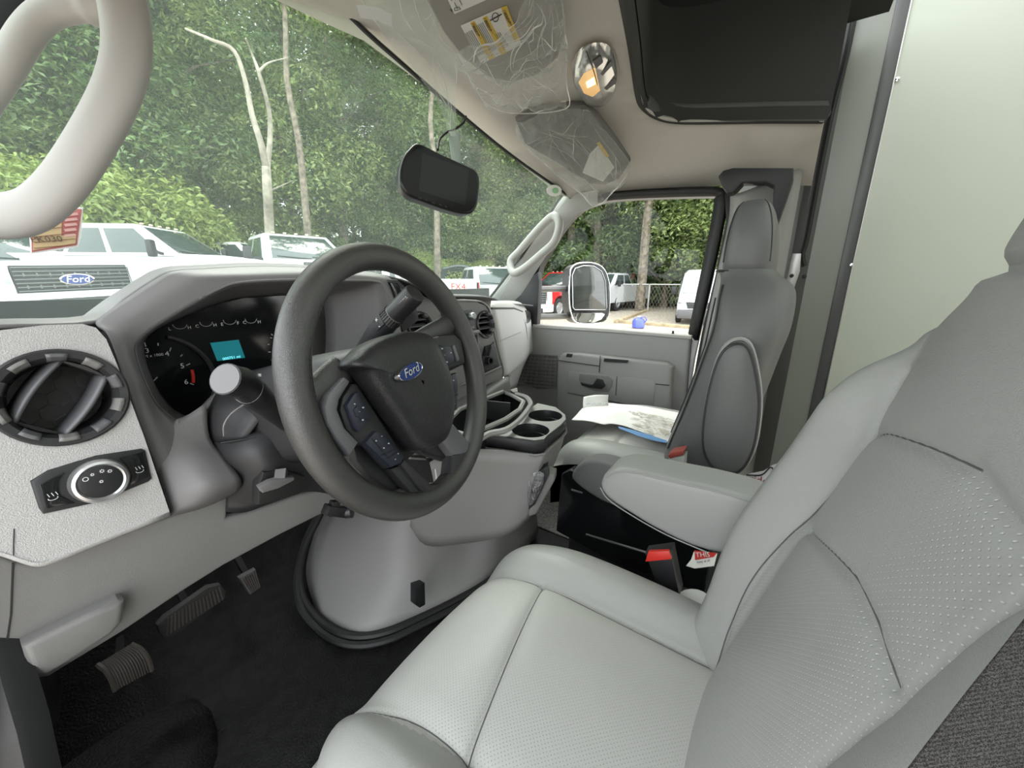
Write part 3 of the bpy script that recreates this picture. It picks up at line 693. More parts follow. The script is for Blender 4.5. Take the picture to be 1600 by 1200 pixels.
# lower roll of that panel
lo = [(-60, 846), (0, 862), (30, 872), (60, 879), (95, 869), (150, 846), (265, 800)]
surf('panel_roll', [[d1(*p, .0008) for p in lo], [d1(x, y+6, -.003) for x, y in lo], [d1(x, y+7, -.02) for x, y in lo]], M_LIGHT, dash, nu=3, nv=3)
B().tube([d1(22, 826, .0002), d1(21, 850, .0002), d1(21, 868, .0002)], .0005, 5).out('panel_joint', M_DGREY, dash)
# round air vent
VM = mat4(d3(vc), PX, PY, PN)
def vent(M, R, name, par, tabs=10, vane_rot=.6):
    v = B().lathe([(R*1.02, -.002), (R*1.03, .003), (R*.99, .005), (R*.86, .004), (R*.80, -.004), (R*.76, -.012)], M, 40).out(name, M_DGREY, par)
    B().lathe([(R*.77, -.010), (R*.74, -.03), (R*.70, -.045), (0, -.046)], M, 32).out('vent_bowl', M_BLACK, v)
    tb = None
    for k in range(tabs):
        a = 2*pi*k/tabs+.2; b_ = B(); g = []
        for r, z in ((R*.93, .0062), (R*.86, .0056), (R*.80, .0008), (R*.765, -.008)):
            g.append([M @ V((r*cos(a+t), r*sin(a+t), z)) for t in (-.17, -.08, 0, .08, .17)])
        b_.grid(g).out('grip_tab', M_STACK if k % 2 else M_SPOKE, v, thick=.001)
    return v
av = vent(VM, VR, 'air_vent', dash)
R_ = Matrix.Rotation(radians(52), 4, 'Z')
for off in (-.017, .017):
    g = []
    for z, s in ((-.002, .0), (-.012, .004), (-.03, .008)):
        g.append([VM @ R_ @ V((x, off+.006*cos(x/VR*1.6)*(1 if off > 0 else -1)*1+s, z-.004*(x/VR)**2)) for x in [(-.72+1.44*k/12)*VR*math.sqrt(1-(off/VR)**2)/.95 for k in range(13)]])
    B().grid(g).out('vane', M_SPOKE, av, thick=.0035)
for s in (-1, 1):
    B().prism([VM @ R_ @ V((s*.036, -.022, -.006)), VM @ R_ @ V((s*.036, .022, -.006)), VM @ R_ @ V((s*.0385, .012, -.004)), VM @ R_ @ V((s*.040, 0, -.003)), VM @ R_ @ V((s*.0385, -.012, -.004))], PN*-.02).out('vane_carrier', M_DGREY, av)
hx = B()
for i in range(-3, 4):
    for j in range(-3, 4):
        x = (i+.5*(j % 2))*.018; y = j*.0156
        if math.hypot(x, y) < VR*.72:
            hx.tube([VM @ V((x+.0104*cos(pi/6+k*pi/3), y+.0104*sin(pi/6+k*pi/3), -.032)) for k in range(6)], .0007, 4, True)
ho = hx.out('honeycomb', M_DGREY, av); tag(ho, kind='stuff')
# lamp switch
sw = [(47, 752), (75, 735), (150, 712), (222, 701), (228, 704), (238, 748), (233, 753), (155, 785), (68, 804), (61, 795)]
swo = B().prism([d1(*p, .003) for p in sw], -PN*.012, .003).out('lamp_switch', M_BLACK, dash)
kc = d2(d1(155, 750)); KM = mat4(d3(kc, .003), PX, PY, PN); KR = .0235
B().lathe([(KR*1.08, 0), (KR*1.06, .006), (KR*.98, .011), (KR*.86, .012), (KR*.78, .010)], KM, 40).out('knob_ring', M_SILVER, swo)
B().lathe([(KR*.80, .0095), (KR*.7, .0105), (0, .0105)], KM, 32).out('knob', M_BLACK, swo)
for (x, y) in ((60, 765), (120, 737)):
    pass
for q in ([(61, 757), (101, 738), (92, 752), (92, 768), (96, 775), (118, 786), (73, 795)], [(186, 716), (222, 707), (232, 745), (203, 759), (205, 744), (196, 725)]):
    B().prism([d1(*p, .0045) for p in q], -PN*.004, .001).out('lamp_button', M_GLOSSBLK, swo)
ic = B()
ic.tube([KM @ V((-.011+.0022*cos(a), .0075+.0022*sin(a), .0108)) for a in [2*pi*k/12 for k in range(12)]], .0004, 4, True)
for x, y, r in ((-.005, .0105, .0012), (.003, .0115, .0016), (.009, .009, .0015), (0, 0, .0013)):
    for k in range(8): ic.tube([KM @ V((x+r*cos(k*pi/4), y+r*sin(k*pi/4), .0108)), KM @ V((x+1.5*r*cos(k*pi/4), y+1.5*r*sin(k*pi/4), .0108))], .00025, 3)
    ic.tube([KM @ V((x+r*.8*cos(a), y+r*.8*sin(a), .0108)) for a in [2*pi*k/10 for k in range(10)]], .0003, 4, True)
for x, y in ((81, 773), (217, 731)):
    q = d1(x, y, .005)
    for dx in (-.003, 0, .003): ic.tube([q+PX*dx+PY*.002, q+PX*(dx+.001)-PY*.002], .00035, 3)
    ic.tube([q+PX*(.0035*cos(a))-PY*(.004+.002*sin(a)) for a in [pi*k/6-.3 for k in range(8)]], .00035, 3)
tag(ic.out('switch_icons', M_WHITE, swo), kind='stuff')

# ---- instrument hood: front rim, mouth and tunnel
op = [(275, 656), (262, 647), (243, 628), (225, 592), (213, 556), (214, 538), (238, 514), (300, 476), (345, 452), (380, 442), (460, 438), (540, 439), (585, 440), (598, 448), (606, 490), (616, 545), (626, 600)]
ou = [(270, 806), (250, 745), (222, 672), (196, 596), (178, 545), (164, 516), (150, 501), (195, 468), (240, 438), (270, 424), (320, 420), (420, 416), (530, 421), (600, 430), (616, 446), (624, 490), (634, 545)]
OPY = [.665, .667, .672, .68, .688, .69, .69, .69, .69, .69, .69, .69, .69, .69, .69, .69, .69]
OUY = [.632, .64, .65, .665, .68, .69, .705, .715, .72, .72, .72, .72, .72, .72, .71, .71, .71]
r0 = [U(*p, Y=y) for p, y in zip(op, OPY)]; r1 = [U(*p, Y=y) for p, y in zip(ou, OUY)]
rm = [lerp(a, b_, .5)+V((0, -.006, .002)) for a, b_ in zip(r0, r1)]
surf('instrument_hood', [r0, rm, r1], M_GREY, dash, thick=.004, nu=4, nv=5)
bk = [(290, 650), (272, 640), (252, 618), (236, 586), (226, 552), (227, 532), (250, 512), (300, 490), (345, 474), (380, 466), (440, 462), (480, 462), (497, 464), (505, 474), (509, 510), (508, 550), (500, 590)]
BY = .80
r2 = [U(*p, Y=BY) for p in bk]
surf('hood_tunnel', [r0, [lerp(a, b_, .5) for a, b_ in zip(r0, r2)], r2], M_GREY, dash, thick=.003, nu=4, nv=3)
# dash top, swelling over the instruments
tops = []
for y, k, sh in ((.0, 1, 0), (.06, 1.02, .004), (.20, .75, -.012), (.33, .35, -.03), (.46, .0, -.05)):
    row = []
    for p in [U(-70, 514, Y=.70), U(0, 508, Y=.70)]+r1[6:14]+[U(640, 440, Y=.72), U(690, 462, Y=.73), U(720, 462, Y=.78), U(765, 464, Y=.84)]+[V((.52, .87, .815)), V((.80, .93, .79))]:
        base = .838
        yy = p.y+y if p.x < .1 else p.y+y*(.46-(p.y-.72))/.46
        row.append(V((p.x, yy, (base+(p.z-base)*k+sh*.8) if p.z > base else p.z+sh*.5)))
    tops.append(row)
surf('dash_top', tops, M_GREY, dash, thick=.004, nu=4, nv=4, face=(0, 0, 3))
# lower cowl piece with the knee ledge
c_ = [[U(222, 660, Y=.668), U(275, 657, Y=.664), U(322, 630, Y=.66)], [U(236, 706, Y=.652), U(288, 690, Y=.65), U(328, 684, Y=.65)], [U(248, 742, Y=.64), U(305, 722, Y=.625), U(352, 716, Y=.625)],
      [U(260, 775, Y=.632), U(318, 757, Y=.60), U(372, 742, Y=.60)], [U(267, 800, Y=.63), U(322, 782, Y=.604), U(378, 757, Y=.606)], [U(270, 806, Y=.64), U(322, 792, Y=.63), U(374, 768, Y=.63)]]
surf('cowl_ledge', c_, M_GREY, dash, nu=5, nv=4)
surf('cluster_lip', [[U(275, 655, Y=.664), U(305, 642, Y=.69), U(330, 618, Y=.70), U(352, 598, Y=.71), U(390, 582, Y=.72), U(440, 572, Y=.72)], [U(278, 660, Y=.66), U(310, 650, Y=.68), U(333, 628, Y=.69), U(356, 606, Y=.70), U(392, 588, Y=.71), U(440, 578, Y=.71)], [U(282, 690, Y=.665), U(318, 668, Y=.69), U(345, 650, Y=.70), U(365, 640, Y=.71), U(392, 620, Y=.73), U(440, 610, Y=.73)]], M_GREY, dash, nu=4, nv=2)
# ---- instrument panel
ipan = B().prism(r2, (0, .01, 0)).out('instrument_panel', M_GLOSSBLK, dash, smooth=False)
GY = BY-.002
def gt(s, x, y, h, name='gauge_print', m=M_WHITE, sx=1.0):
    a = U(x, y-h/2, Y=GY); b_ = U(x, y+h/2, Y=GY)
    text(name, s, (a+b_)/2, (1, 0, 0), (0, -1, 0), (a-b_).length*1.35, m, ipan, sx=sx)
for s, x, y, h in (('3', 230, 548, 8), ('4', 261, 553, 8), ('5', 285, 572, 8), ('6', 291, 597, 8), ('RPM x 1000', 236, 556, 4.5), ('L', 265, 514, 5), ('H', 296, 512, 5), ('C', 308, 510, 5), ('H', 336, 508, 5), ('E', 347, 507, 5), ('F', 372, 505, 5), ('C', 382, 504, 5), ('H', 405, 503, 5)):
    gt(s, x, y, h)
tk = B()
for a, b_ in (((226, 535), (228, 542)), ((247, 536), (247, 540)), ((267, 543), (265, 549)), ((285, 554), (282, 557)), ((297, 568), (291, 571)), ((303, 601), (297, 599)), ((246, 589), (236, 599)),
              ((424, 522), (426, 524)), ((422, 528), (425, 528)), ((418, 538), (421, 538)), ((419, 550), (423, 550)), ((424, 563), (427, 562))):
    tk.tube([U(*a, Y=GY), U(*b_, Y=GY)], .0009, 4)
for cx, cy, w_ in ((281, 507, 11), (322, 503, 10), (359, 500, 10), (392, 498, 9)):
    tk.tube([U(cx+w_*cos(a), cy+7*sin(a), Y=GY) for a in [pi*k/8 for k in range(9)]], .0005, 4)
tag(tk.out('gauge_ticks', mat('gauge print', (.5, .5, .5), .5), ipan), kind='stuff')
B().tube(spline([U(300, 578, Y=GY), U(302, 588, Y=GY), U(302, 598, Y=GY)], 3), .0028, 5).out('red_band', M_RED, ipan)
gc = U(246, 600, Y=BY)
for c, r0_ in ((U(243, 602, Y=BY), .078), (U(510, 560, Y=BY), .082)):
    B().tube([c+V((r0_*cos(a), -.004, r0_*sin(a))) for a in [radians(-50+k*5) for k in range(25)]], .004, 6).out('gauge_ring', M_DGREY, ipan)
scr = B().prism([U(x, y, Y=GY) for x, y in ((329, 536), (373, 531), (383, 559), (340, 564))], (0, .002, 0)).out('display', mat('teal display', (.005, .05, .06), .3, emit=((.02, .33, .38), .09)), ipan, smooth=False)
a = U(362, 559, Y=GY-.001); text('display_print', '000751 mi', a, (1, 0, .02), (0, -1, 0), .0066, mat('display print', (.1, .5, .6), .5, emit=((.2, .8, .9), .3)), ipan)
# ---- knee panel
kn = [(-60, 852), (0, 866), (30, 876), (60, 883), (95, 872), (150, 850), (270, 806), (358, 774), (355, 808), (385, 802), (420, 790), (470, 772), (530, 762), (522, 794), (440, 835), (350, 884), (285, 925), (195, 986), (76, 1059), (22, 1066), (-60, 1095)]
KP = (V((-.66, .645, .6)), V((0, -.97, -.24)).normalized())
kno = B().prism([U(*p, pl=KP) for p in kn], V((0, .012, .0)), .006, 3).out('knee_panel', M_KNEE, dash)
kb = [(34, 1012), (60, 1000), (130, 966), (186, 940), (196, 940), (193, 972), (176, 992), (92, 1046), (66, 1060), (48, 1058)]
B().prism([U(*p, pl=(KP[0]+V((0, -.022, 0)), KP[1])) for p in kb], V((0, .03, 0)), .010, 3).out('release_housing', M_KNEE, dash)
B().tube([U(*p, pl=(KP[0]+V((0, -.0005, 0)), KP[1])) for p in ((20, 880), (17, 960), (6, 1035))], .0008, 5).out('panel_joint', M_DGREY, dash)
# ---- controller pocket between the hood and the centre stack
B().prism(LP('Y', .70, (604, 436), (622, 437), (648, 462), (655, 500), (630, 520), (618, 478)), (0, .01, 0), .003).out('switch_pocket', M_BLACK, dash)
B().prism(LP('Y', .692, (609, 441), (622, 442), (634, 460), (640, 486), (630, 488), (617, 462)), (0, .014, 0), .004).out('switch_cover', M_GLOSSBLK, dash)
# ---- centre stack
CS = (V((.1, .745, .72)), V((-.02, -.99, .12)).normalized())
def s1(x, y, o=0): return U(x, y, pl=(CS[0]+CS[1]*o, CS[1]))
CX, CY, CN = frame_of(CS[1], (1, 0, 0))
def s2(p): q = p-CS[0]; return (q.dot(CX), q.dot(CY))
def s3(q, o=0): return CS[0]+CX*q[0]+CY*q[1]+CN*o
st = [(640, 448), (668, 470), (700, 471), (745, 472), (758, 477), (765, 488), (772, 522), (780, 556), (786, 580), (784, 592), (748, 606), (690, 650), (640, 690), (600, 690), (612, 560), (630, 500)]
v2 = s2(s1(758, 507)); v1 = s2(s1(657, 513)); VR2 = .042
rad = [s2(s1(*p)) for p in ((738, 568), (748, 563), (746, 523), (735, 526))]
vs_, fs_ = holes_mesh([s2(s1(*p)) for p in st], [ell(*v1, VR2, VR2, 28), ell(*v2, VR2, VR2, 28), rad])
B().add([s3(p) for p in vs_], fs_).out('centre_stack', M_STACK, dash, face=CAM, thick=.006, smooth=False)
e_ = [(640, 448), (668, 470), (700, 471), (745, 472), (758, 477), (765, 488), (772, 522), (780, 556), (786, 580), (784, 592)]
surf('stack_return', [[s1(*p) for p in e_], [s1(x+1, y-1, .0)+V((.004, .008, .002)) for x, y in e_], [s1(*p)+V((.01, .08, .004)) for p in e_]], M_STACK, dash, nu=3, nv=3, thick=.002)
for c in (v1, v2):
    M = mat4(s3(c), CX, CY, CN)
    vv = vent(M, VR2, 'air_vent', dash, 8)
    for o in (-.014, .004, .02):
        B().prism([M @ V((-.03, o, -.004)), M @ V((.03, o, -.004)), M @ V((.03, o+.006, -.02)), M @ V((-.03, o+.006, -.02))], CY*.0025).out('vane', M_SPOKE, vv)
rd = B().prism([s1(*p, .004) for p in ((690, 490), (738, 484), (744, 518), (700, 530))], -CN*.008, .002).out('radio', M_DGREY, dash)
B().prism([s1(*p, .006) for p in ((706, 492), (726, 490), (728, 506), (712, 509))], -CN*.002).out('radio_display', mat('green display', (.02, .1, .06), .2, emit=((.1, .45, .28), .25)), rd, smooth=False)
kk = s1(735, 494, .004); B().lathe([(.011, 0), (.0105, .014), (.009, .016), (0, .016)], mat4(kk, CX, CY, CN), 16).out('knob', M_SILVER, rd)
for k in range(3): B().prism([s1(x, y, .006) for x, y in ((722+7*k, 512-k), (727+7*k, 511-k), (728+7*k, 515-k), (723+7*k, 516-k))], -CN*.003, .0005).out('radio_button', M_STACK, rd)
# cubby with its lips
B().grid([[s3(p, 0) for p in rad+rad[:1]], [s3(p, -.07) for p in rad+rad[:1]]]).add([s3(p, -.07) for p in rad], [[0, 1, 2, 3]]).out('cubby', M_BLACK, dash, thick=0)
for a, b_ in (((716, 522), (748, 518)), ((730, 573), (752, 566))): B().bar(s1(*a, .006), s1(*b_, .006), .012, .008, CN, .003).out('cubby_lip', M_STACK, dash)
# lower pocket with the power outlet and its raised cover
pk = B().prism([s1(*p, .003) for p in ((752, 560), (772, 534), (779, 566), (780, 572), (752, 586))], -CN*.006, .001).out('outlet_pocket', M_DGREY, dash)
B().prism([s1(*p, .02) for p in ((755, 556), (759, 541), (770, 537), (765, 556))], -CN*.006, .002).out('outlet_cover', M_GLOSSBLK, pk)
B().lathe([(.013, 0), (.013, .016), (.009, .016), (.009, 0)], mat4(s1(761, 564, .003), CX, CY, CN), 16).out('power_outlet', M_BLACK, pk)
B().tube([s1(*p, .004) for p in ((690, 618), (720, 602), (748, 589), (783, 573))], .004, 6).out('stack_trim', M_STACK, dash)
# ---- passenger side face
pd = [[U(768, 470, Y=.82), U(800, 470, Y=.895), U(815, 474, Y=.94), U(824, 486, Y=.955)],
      [U(768, 478, Y=.79), U(803, 479, Y=.87), U(820, 484, Y=.925), U(829, 496, Y=.945)],
      [U(772, 500, Y=.78), U(808, 502, Y=.86), U(824, 506, Y=.925), U(831, 514, Y=.945)],
      [U(780, 540, Y=.78), U(815, 540, Y=.86), U(828, 541, Y=.925), U(833, 543, Y=.945)],
      [U(788, 585, Y=.785), U(818, 562, Y=.868), U(828, 552, Y=.93), U(832, 549, Y=.95)],
      [U(789, 592, Y=.80), U(816, 572, Y=.90), U(824, 560, Y=.96), U(829, 554, Y=.97)],
      [U(790, 608, Y=.84), U(806, 606, Y=.95), U(812, 585, Y=1.0), U(820, 575, Y=1.02)]]
surf('glove_side_panel', pd, mat('pale passenger dash plastic', (.66, .645, .625), .5), dash, nu=5, nv=4)
B().tube([U(768, 482, Y=.786), U(803, 482, Y=.868), U(816, 487, Y=.91)], .004, 6).out('panel_gap', M_DGREY, dash)
B().tube([U(815, 484, Y=.91), U(822, 510, Y=.908), U(826, 548, Y=.915)], .0012, 6).out('panel_joint', M_DGREY, dash)
B().tube([U(783, 532, Y=.776), U(814, 519, Y=.853)], .0012, 6).out('panel_crease', M_PILLAR, dash)
a = U(812, 552, Y=.862); text('airbag_print', 'AIRBAG', a+V((0, -.004, 0)), U(820, 548, Y=.885)-U(804, 556, Y=.84), V((.35, -.93, .1)), .02, M_STACK, dash)
ve = U(822, 495, Y=.925); B().lathe([(.03, 0), (.028, .006), (.02, .004), (0, .0)], mat4(ve, *frame_of((-.1, -.9, .1), (1, 0, 0))), 16).out('end_vent', M_BLACK, dash)
# front cover of the engine box under the stack
surf('engine_cover_brow', [[U(660, 660, Y=.72), U(705, 630, Y=.73), U(745, 607, Y=.74), U(783, 592, Y=.76), U(800, 586, Y=.80)], [U(662, 680, Y=.66), U(706, 648, Y=.67), U(747, 620, Y=.68), U(787, 592, Y=.71), U(796, 590, Y=.80)], [U(664, 700, Y=.65), U(708, 664, Y=.66), U(750, 634, Y=.67), U(792, 600, Y=.70), U(798, 606, Y=.80)], [U(664, 730, Y=.68), U(708, 690, Y=.69), U(750, 655, Y=.69), U(792, 622, Y=.72), U(798, 625, Y=.80)]], M_STACK, dash, nu=4, nv=4)
# ================================================================ engine box
eb = empty('engine_cover', (0, .9, 0), 'large grey moulded engine cover with black rubber base seal', 'engine cover')
er = [[U(497, 965, Y=.90), U(560, 990, Z=.03), U(640, 968, Z=.03), U(730, 925, Z=.03), V((.1, .60, .03)), V((.33, .62, .03)), V((.33, 1.0, .05))],
      [U(478, 895, Y=1.0), U(560, 900, Y=.84), U(640, 890, Y=.72), U(730, 870, Y=.655), V((.1, .60, .2)), V((.31, .63, .2)), V((.31, 1.0, .2))],
      [U(492, 830, Y=1.05), U(570, 830, Y=.86), U(645, 820, Y=.745), U(730, 800, Y=.68), V((.1, .62, .36)), V((.29, .65, .36)), V((.29, 1.0, .36))],
      [U(515, 770, Y=1.08), U(585, 760, Y=.88), U(655, 750, Y=.76), U(735, 740, Y=.70), V((.1, .66, .48)), V((.26, .68, .48)), V((.26, 1.0, .48))],
      [V((-.2, 1.08, .56)), V((-.2, .9, .56)), V((-.16, .8, .56)), V((-.05, .74, .55)), V((.1, .72, .54)), V((.22, .74, .54)), V((.22, 1.0, .54))]]
surf('cover_shell', er, mat('grey engine cover plastic', (.25, .246, .24), .5, bump=('noise', 900, .0002)), eb, nu=6, nv=5)
sp = spline([U(508, 780, Y=1.04), U(500, 800, Y=1.03), U(478, 845, Y=1.01), U(467, 895, Y=.965), U(474, 937, Y=.92), U(499, 968, Y=.88), U(530, 988, Z=.03), U(565, 994, Z=.025), U(605, 987, Z=.025), U(645, 970, Z=.025), U(735, 925, Z=.025), V((.1, .59, .02))], 5)
B().tube(sp, .010, 8).tube([p+V((-.012, -.010, -.010)) for p in sp], .010, 8).out('base_seal', M_RUBBER, eb)
ltc = B().prism([U(x, y, Y=.64) for x, y in ((650, 916), (664, 911), (665, 945), (656, 950), (650, 945))], (0, .02, 0), .002).out('cover_latch', M_BLACK, eb)
# ================================================================ console with cup holders
M_DECK = mat('console deck', (.27, .267, .26), .45)
co = empty('console', (.03, .5, .3), 'grey centre console with storage tray and two cup holders', 'console')
ZC = .57
cup1 = U(829, 672, Z=ZC); cup2 = U(852, 649, Z=ZC)
top_ = [U(x, y, Z=ZC) for x, y in ((760, 678), (795, 682), (835, 688), (850, 686), (855, 680), (876, 664), (884, 655), (883, 648), (868, 636), (840, 630), (826, 640), (812, 655), (790, 668))]
CR = .043
h1 = [(cup1.x+CR*cos(2*pi*k/32), cup1.y+CR*sin(2*pi*k/32)) for k in range(32)]; h2_ = [(cup2.x+CR*cos(2*pi*k/32), cup2.y+CR*sin(2*pi*k/32)) for k in range(32)]
vs_, fs_ = holes_mesh([p.to_2d() for p in top_], [h1, h2_])
B().add([V((p[0], p[1], ZC)) for p in vs_], fs_).out('cup_deck', M_DECK, co, face=(0, 0, 3), thick=.006, smooth=False)
for h in (h1, h2_):
    c = V((sum(p[0] for p in h)/32, sum(p[1] for p in h)/32))
    B().lathe([(CR, 0), (CR*.98, -.004), (CR*.95, -.02), (CR*.9, -.021), (CR*.86, -.075), (0, -.076)], Matrix.Translation((c.x, c.y, ZC)), 32).out('cup_holder', M_BLACK, co)
# deck skirt (dark band), seam and the body under it
sk = [U(x, y, Z=ZC) for x, y in ((745, 672), (760, 678), (795, 682), (835, 688), (850, 686), (855, 680), (876, 664), (884, 655), (883, 648))]
dn = [p+V((0, 0, -.032)) for p in sk]
B().grid([sk, [p+V((-.002, -.003, -.006)) for p in sk], dn]).out('deck_band', M_DGREY, co, face=(-.3, -.5, .6), thick=.004)
B().tube([p+V((-.003, -.004, -.001)) for p in dn], .003, 6).out('deck_seam', M_STACK, co)
bdy = [[p+V((-.001, -.002, 0)) for p in dn]]
lowl = [U(640, 822, X=-.19), U(665, 852, X=-.165), U(720, 850, X=-.14), U(785, 838, X=-.12), U(826, 811, X=-.08), U(842, 778, X=-.04), U(861, 736, X=.02), U(874, 706, X=.06), U(880, 690, X=.08)]
topl = [U(655, 735, X=-.19), U(690, 712, X=-.165), U(740, 702, X=-.15)] + [p+V((-.001, -.002, 0)) for p in dn[3:]]
B().grid(patch([topl, [lerp(a, b_, .5) for a, b_ in zip(topl, lowl)], lowl], 4, 4)).out('console_body', mat('console plastic', (.21, .207, .2), .5), co, face=(-.5, -.5, .6), thick=.004)
# rear pocket with its bar
pb = [U(853, 738, X=-.06), U(866, 742, X=-.05), U(866, 752, X=-.05), U(838, 804, X=-.075), U(826, 808, X=-.085), U(826, 798, X=-.085)]
B().prism(pb, (.03, .01, 0), .004).out('pocket_bar', M_STACK, co)
B().prism([U(828, 745, X=-.085), U(856, 728, X=-.065), U(858, 742, X=-.065), U(836, 788, X=-.08), U(826, 796, X=-.085)], (.02, .01, 0)).out('pocket', M_BLACK, co)
# storage tray in front of the cup holders
ti = [(690, 668), (718, 640), (786, 612), (800, 618), (818, 628), (812, 640), (790, 655), (765, 666), (730, 680)]
tl = [U(x, y, Z=.585) for x, y in ti]
tr = B().tube(tl, .006, 6, True).out('tray_rim', M_DECK, co)
B().grid([tl+tl[:1], [p+V((0, 0, -.07)) for p in tl+tl[:1]]]).prism([p+V((0, 0, -.068)) for p in tl], (0, 0, -.004)).out('tray', M_BLACK, co)
B().bar(U(740, 638, Z=.575), U(797, 644, Z=.575), .004, .05).out('tray_divider', M_DGREY, co)
tr2 = [U(x, y, Z=.585) for x, y in ((806, 616), (822, 621), (829, 630), (826, 638), (812, 656), (790, 672), (764, 678), (745, 690))]
B().tube(spline(tr2, 3), .007, 6).out('tray_edge', M_DECK, co)
# lower open bin seen through the wheel
for k, (a, b_) in enumerate((((655, 708), (702, 706)), ((668, 714), (702, 712)), ((640, 716), (676, 718)))):
    B().bar(U(*a, Y=.60), U(*b_, Y=.62), .006, .004).out('bin_lip', M_STACK, co)
B().prism([U(x, y, Y=.61) for x, y in ((632, 714), (705, 708), (705, 748), (632, 762))], (0, .01, 0)).out('bin_front', M_BLACK, co)
tgl = B().prism([U(x, y, Y=.60) for x, y in ((680, 733), (690, 731), (691, 747), (682, 750))], (0, .002, 0)).out('bin_label', M_WHITE, co)
lab = B().prism([U(x, y, Y=.70) for x, y in ((797, 609), (808, 606), (809, 612), (802, 613))], (0, .001, 0)).out('tray_tag', M_PAPER); tag(lab, 'small white paper tag behind the console tray', 'tag')
# plastic bag in the rear pocket
bg_ = B().grid(patch([[U(830, 742, X=-.095), U(840, 736, X=-.09), U(850, 740, X=-.08)], [U(824, 765, X=-.10), U(838, 762, X=-.105), U(848, 760, X=-.085)], [U(824, 790, X=-.10), U(832, 788, X=-.105), U(840, 778, X=-.09)]], 5, 5)).out('plastic_bag', clear_mat('pocket film', (.7, .7, .75), .25, .15, haze=.1, bump=(60, .01)), None, face=CAM)
tag(bg_, 'clear plastic bag stuffed in the console rear pocket', 'bag')
# ================================================================ steering wheel
WA, WB = radians(15), radians(10)
WC = V((-.384, .413, .766)); WN = V((sin(WB)*cos(WA), -cos(WA)*cos(WB), sin(WA)))
wh = empty('steering_wheel', WC, 'dark grey four spoke steering wheel with blue oval badge', 'steering wheel')
def zp(x, y, o=0): return U(400+x/2.5, 360+y/2.5, pl=(WC+WN*o, WN))
def zs(pts, o=0): return [zp(x, y, o) for x, y in pts]
e1 = V((cos(WB), sin(WB), 0)); e2 = WN.cross(e1)
ring = [WC+e1*(.1705*cos(2*pi*k/96))+e2*(.1705*sin(2*pi*k/96)) for k in range(96)]
B().tube(ring, .0178, 20, True, up=WN).out('rim', M_WHEEL, wh, sharp=0)
# arms that melt into the rim
def arm(pts, r, fl=.55, o=0, m=M_WHEEL, name='spoke'):
    P = spline(zs(pts, o), 5); n = len(P)
    rs = [lerp(r[min(len(r)-2, int(i/(n-1)*(len(r)-1)))], r[min(len(r)-1, int(i/(n-1)*(len(r)-1))+1)], (i/(n-1)*(len(r)-1)) % 1 if i < n-1 else 1) for i in range(n)]
    return B().tube(P, rs, 16, flat=fl, up=(e2 if abs(pts[0][0]-pts[-1][0]) > abs(pts[0][1]-pts[-1][1]) else e1)).out(name, m, wh, sharp=0)
arm([(335, 545), (290, 585), (235, 635), (170, 690)], [.019, .019, .018, .012], .5, -.004)
arm([(285, 640), (255, 690), (230, 730), (190, 760)], [.010, .016, .016, .010], .5, -.006)
arm([(620, 425), (680, 400), (740, 375), (795, 330)], [.010, .014, .018, .012], .5, -.006)
arm([(800, 890), (825, 850), (845, 815), (858, 780)], [.008, .010, .012, .010], .6, -.006)
arm([(640, 1040), (600, 1035), (560, 1050), (520, 1060)], [.010, .014, .014, .010], .6, -.006)
# back core joining the spokes
core = [(310, 570), (400, 500), (640, 420), (780, 405), (812, 430), (820, 520), (740, 560), (730, 740), (800, 850), (760, 900), (640, 860), (590, 900), (520, 930), (420, 830), (340, 740), (285, 680)]
B().prism(zs(core, -.004), -WN*.02, .004).out('spoke_core', M_DGREY, wh)
B().prism(zs([(380, 835), (430, 826), (530, 926), (592, 1010), (575, 1030), (520, 1010), (450, 965), (395, 900)], -.008), -WN*.012, .004).out('lower_spoke', M_DGREY, wh)
# satin trim and dark switch panels
B().prism(zs([(268, 690), (285, 640), (350, 572), (372, 590), (330, 660), (322, 700), (350, 770), (405, 828), (370, 880), (315, 812), (280, 752)], .014), -WN*.014, .004).out('spoke_trim', M_SPOKE, wh)
B().prism(zs([(328, 700), (340, 650), (376, 598), (398, 600), (560, 850), (575, 880), (520, 930), (440, 840), (400, 832), (352, 775)], .008), -WN*.012, .004).out('switch_panel', M_DGREY, wh)
B().prism(zs([(640, 432), (720, 408), (778, 404), (806, 430), (820, 512), (805, 525), (718, 552), (690, 520)], .008), -WN*.014, .005).out('switch_panel', M_DGREY, wh)
B().prism(zs([(650, 428), (712, 412), (714, 418), (654, 436)], .0095), -WN*.004, .001).out('spoke_trim', M_SPOKE, wh)
B().prism(zs([(722, 742), (752, 732), (836, 828), (832, 866), (812, 874), (770, 880), (712, 804)], .010), -WN*.014, .004).out('spoke_trim', M_SPOKE, wh)
B().prism(zs([(770, 876), (832, 866), (850, 880), (846, 930), (800, 1000), (745, 1045), (690, 1050), (640, 1012), (566, 915), (582, 892), (690, 992), (735, 985), (762, 950)], .010), -WN*.02, .006).out('lower_spoke', M_DGREY, wh)
B().prism(zs([(524, 932), (566, 915), (640, 1012), (668, 1040), (620, 1048), (592, 1010)], .006), -WN*.016, .004).out('lower_spoke', M_DGREY, wh)
